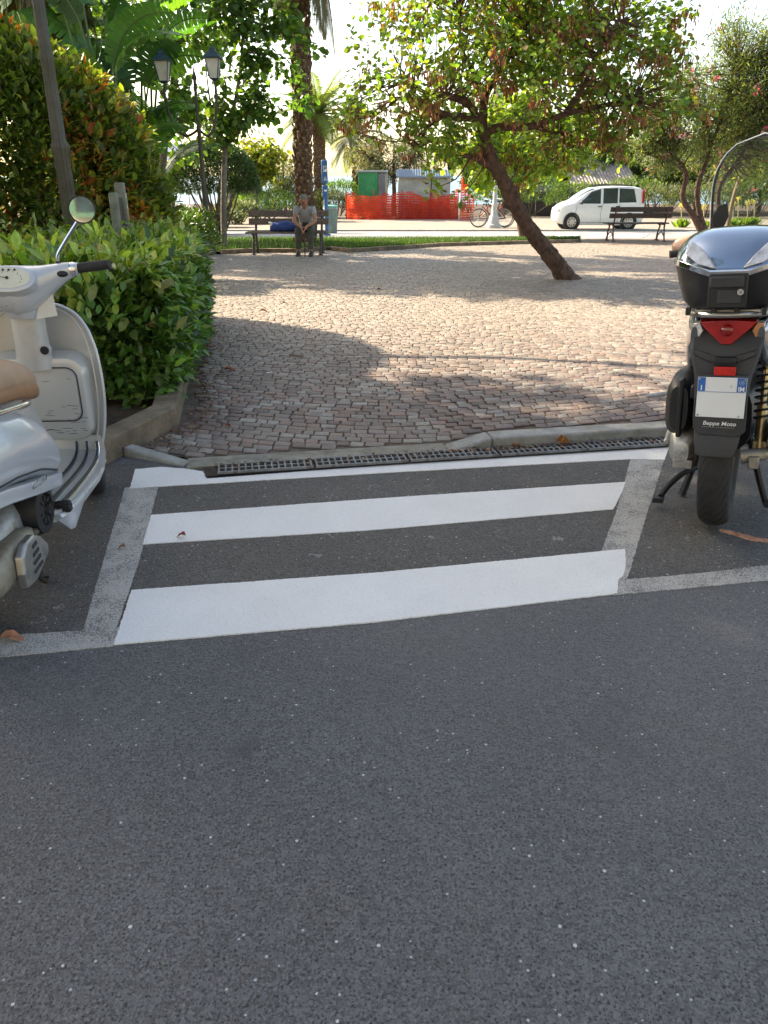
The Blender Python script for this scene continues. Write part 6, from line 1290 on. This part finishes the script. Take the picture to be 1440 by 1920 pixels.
b = MB(); b.loft([[(x, -1.15, hs_-.02), (x, -.4, hs_+.30), (x, .9, hs_+.12), (x, .9, hs_+.02), (x, -.4, hs_+.22), (x, -1.15, hs_-.08)] for x in (-wS/2-.1, wS/2+.1)])
for k in range(22): x = -wS/2+wS*k/21; b.tube([(x, -1.16, hs_), (x, -.4, hs_+.33)], .022, 5)
b.build('roof', mat('roof_sheet', (.20, .27, .34), .4, .3, var=.15), e, smooth=False)
b = MB(); b.box((wS/2-.95, -.955, hs_*.46), (.04, .03, hs_*.9)); b.build('door_edge', m_ink, e)
# orange netting: translucent mesh sheet sagging between stakes
def net_mat():
    M = NT('orange_netting'); M.col(M.ramp(M.noise(3.5, 4, .6), [(.38, (.50, .03, .022)), (.70, (.68, .085, .035))])); M.b.inputs['Roughness'].default_value = .6; br = M.n('TexBrick'); br.inputs['Scale'].default_value = 1
    t = M.n('BsdfTranslucent'); t.inputs[0].default_value = (.75, .09, .03, 1); a = M.n('MixShader'); a.inputs[0].default_value = .5; M.l(M.b.outputs[0], a.inputs[1]); M.l(t.outputs[0], a.inputs[2])
    sp = M.n('SeparateXYZ'); M.l(M.tc.outputs['Object'], sp.inputs[0]); f = lambda s, k, th: M.math('GREATER_THAN', M.math('FRACT', M.math('MULTIPLY', s, k)), th)
    hole = M.math('MULTIPLY', f(sp.outputs[0], 14., .42), f(sp.outputs[2], 9., .40)); tr = M.n('BsdfTransparent'); mx = M.n('MixShader'); M.l(M.math('MULTIPLY', hole, .85), mx.inputs[0]); M.l(a.outputs[0], mx.inputs[1]); M.l(tr.outputs[0], mx.inputs[2]); M.l(mx.outputs[0], M.o.inputs[0]); return M.m
m_net = net_mat(); W_ = x1-x0
e = empty('safety_netting', (x0, Yf, zb), 0, 'orange plastic safety netting sagging between stakes round the works site', 'fence')
for lay, (yo, hh, ph) in enumerate(((0, 1.22, 0), (.35, 1.30, 2.), (.8, 1.15, 4.))):
    b = MB(); nx, nz = 90, 9; vs = []
    for i in range(nx+1):
        for j in range(nz+1):
            u = i/nx; v = j/nz; x = W_*u; sag = .10*abs(math.sin(u*PI*5+ph))+.06*math.sin(u*37+ph); h = (hh-.08-sag)*v+(.25*v*max(0, u-.85)/.15 if lay == 0 else 0)
            if lay: h = h*(.9+.2*math.sin(u*11+ph))
            vs.append((x, yo+.05*math.sin(u*60+v*3+ph)+.04*math.sin(u*23)*v+.10*v*math.sin(u*17+ph), h))
    b.add(vs, [(i*(nz+1)+j, (i+1)*(nz+1)+j, (i+1)*(nz+1)+j+1, i*(nz+1)+j+1) for i in range(nx) for j in range(nz)]); b.build('net', m_net, e, fix=False)
b = MB()
for i in range(5): b.cyl((W_*i/4, .02, 0), (W_*i/4, .02, 1.35), .025, n=8)
b.tube([(0, 0, .45), (W_, 0, .45)], .012, 4); b.build('stake', mat('red_stake', (.35, .03, .02), .6), e)
e = empty('safety_netting', (XA(858), 39.2, zb), 0, 'taller bundle of orange netting at the right end beside the bicycles', 'fence'); b = MB(); vs = []
for i in range(21):
    for j in range(8): u = i/20; v = j/7; vs.append((.7*u, .5*u+.08*math.sin(u*40+v*4), v*(1.9-.9*u+.1*math.sin(u*20))))
b.add(vs, [(i*8+j, i*8+8+j, i*8+9+j, i*8+1+j) for i in range(20) for j in range(7)]); b.build('net', m_net, e, fix=False)
# tin roofed hut and low wall behind the white car
Yh = 48; q = at(1138, 345, Yh); e = empty('beach_hut', (q.x, Yh, zg(Yh)), 0, 'low hut with a rusty corrugated tin roof behind the white car', 'hut'); hz = q.z-zg(Yh)
b = MB(); b.box((-1.5, .8, hz/2), (5.2, 2.2, hz)); b.build('wall', mat('hut_wall', (.22, .19, .16), .9, var=.3), e)
b = MB(); vs = []
for i in range(81): x = -2.2+3.8*i/80; dz = .03*math.sin(i*1.6); vs += [(x, -.6, hz+dz), (x-.2, 1.6, hz+1.15+dz)]
b.add(vs, [(2*i, 2*i+2, 2*i+3, 2*i+1) for i in range(80)]); o = b.build('roof', mat('tin_roof', (.30, .26, .235), .7, .2, sc=2.5, var=.35), e, smooth=False, fix=False); o.modifiers.new('s', 'SOLIDIFY').thickness = .03
b = MB(); b.box((-4.5, .1, hz-.15), (5.5, .12, .12)); b.box((-2, -.3, .6), (8, .1, 1.2)); b.build('timber_rail', m_wood, e)
q = at(1095, 325, 55); 
# beach canopy glimpsed at left and overhead wire
e = empty('white_canopy', (at(318, 300, 50).x, 50, zg(50)), 0, 'white and blue beach canopy glimpsed left of the round tree', 'canopy'); hq = at(318, 300, 50).z-zg(50); b = MB(); b.loft([[(x, y, z) for y, z in ((-.8, hq), (0, hq+.9), (.8, hq), (0, hq+.8))] for x in (-1.4, 1.2)]); b.build('roof', mat('canvas_white', (.7, .72, .75), .8), e); b = MB()
for x in (-1.3, 1.1): b.cyl((x, -.7, 0), (x, -.7, hq), .04, n=8)
b.build('post', m_wt, e)
b = MB(); a_ = at(1230, 52, 60); c_ = at(1700, 20, 40); pts = [a_.lerp(c_, t)+Vector((0, 0, -1.0*math.sin(PI*t))) for t in np.linspace(0, 1, 20)]; a2 = at(300, 30, 75); b.tube([a2]+pts, .018, 5); tag(b.build('overhead_wire', m_ink), 'thin overhead wire crossing the sky at the top right', 'wire')
# young staked trunk lit orange right of the oleander stems
q = G(1362, 440); Ystk = q.y
simple_tree('pale_trunk_tree', 'young tree with a pale sunlit trunk right of the oleander stems', 1362, 440, 150, 120, None, pal_y, .075, 120, 22, .16, 'oval', .45, lean=12, bark=mat('sunlit_bark', (.22, .15, .10), .8, var=.3, sc=8))

# ---- the house across the road behind the viewer, seen only in mirrors and paint
HB = empty('apartment_building', (2, -17, 0), 0, 'cream apartment house across the road behind the viewer', 'building')
b = MB(); b.box((0, -4, 6), (34, 8, 12)); b.box((0, .12, 11.9), (34.4, .5, .3)); b.build('wall', mat('cream_plaster', (.50, .43, .32), .9, sc=.6, var=.12), HB)
for kx_ in range(9):
    for kz in range(3):
        b = MB(); x_, z_ = -14.4+kx_*3.6, 2.2+kz*3.6; b.box((x_, .03, z_), (1.2, .1, 1.9)); wv = b.build('window', m_tint, HB); b = MB(); b.box((x_, .10, z_-1.0), (1.5, .2, .12)); b.box((x_-.95, .06, z_), (.6, .06, 1.9)); b.box((x_+.95, .06, z_), (.6, .06, 1.9)); b.build('shutter', mat('green_shutter', (.06, .13, .08), .7), wv)
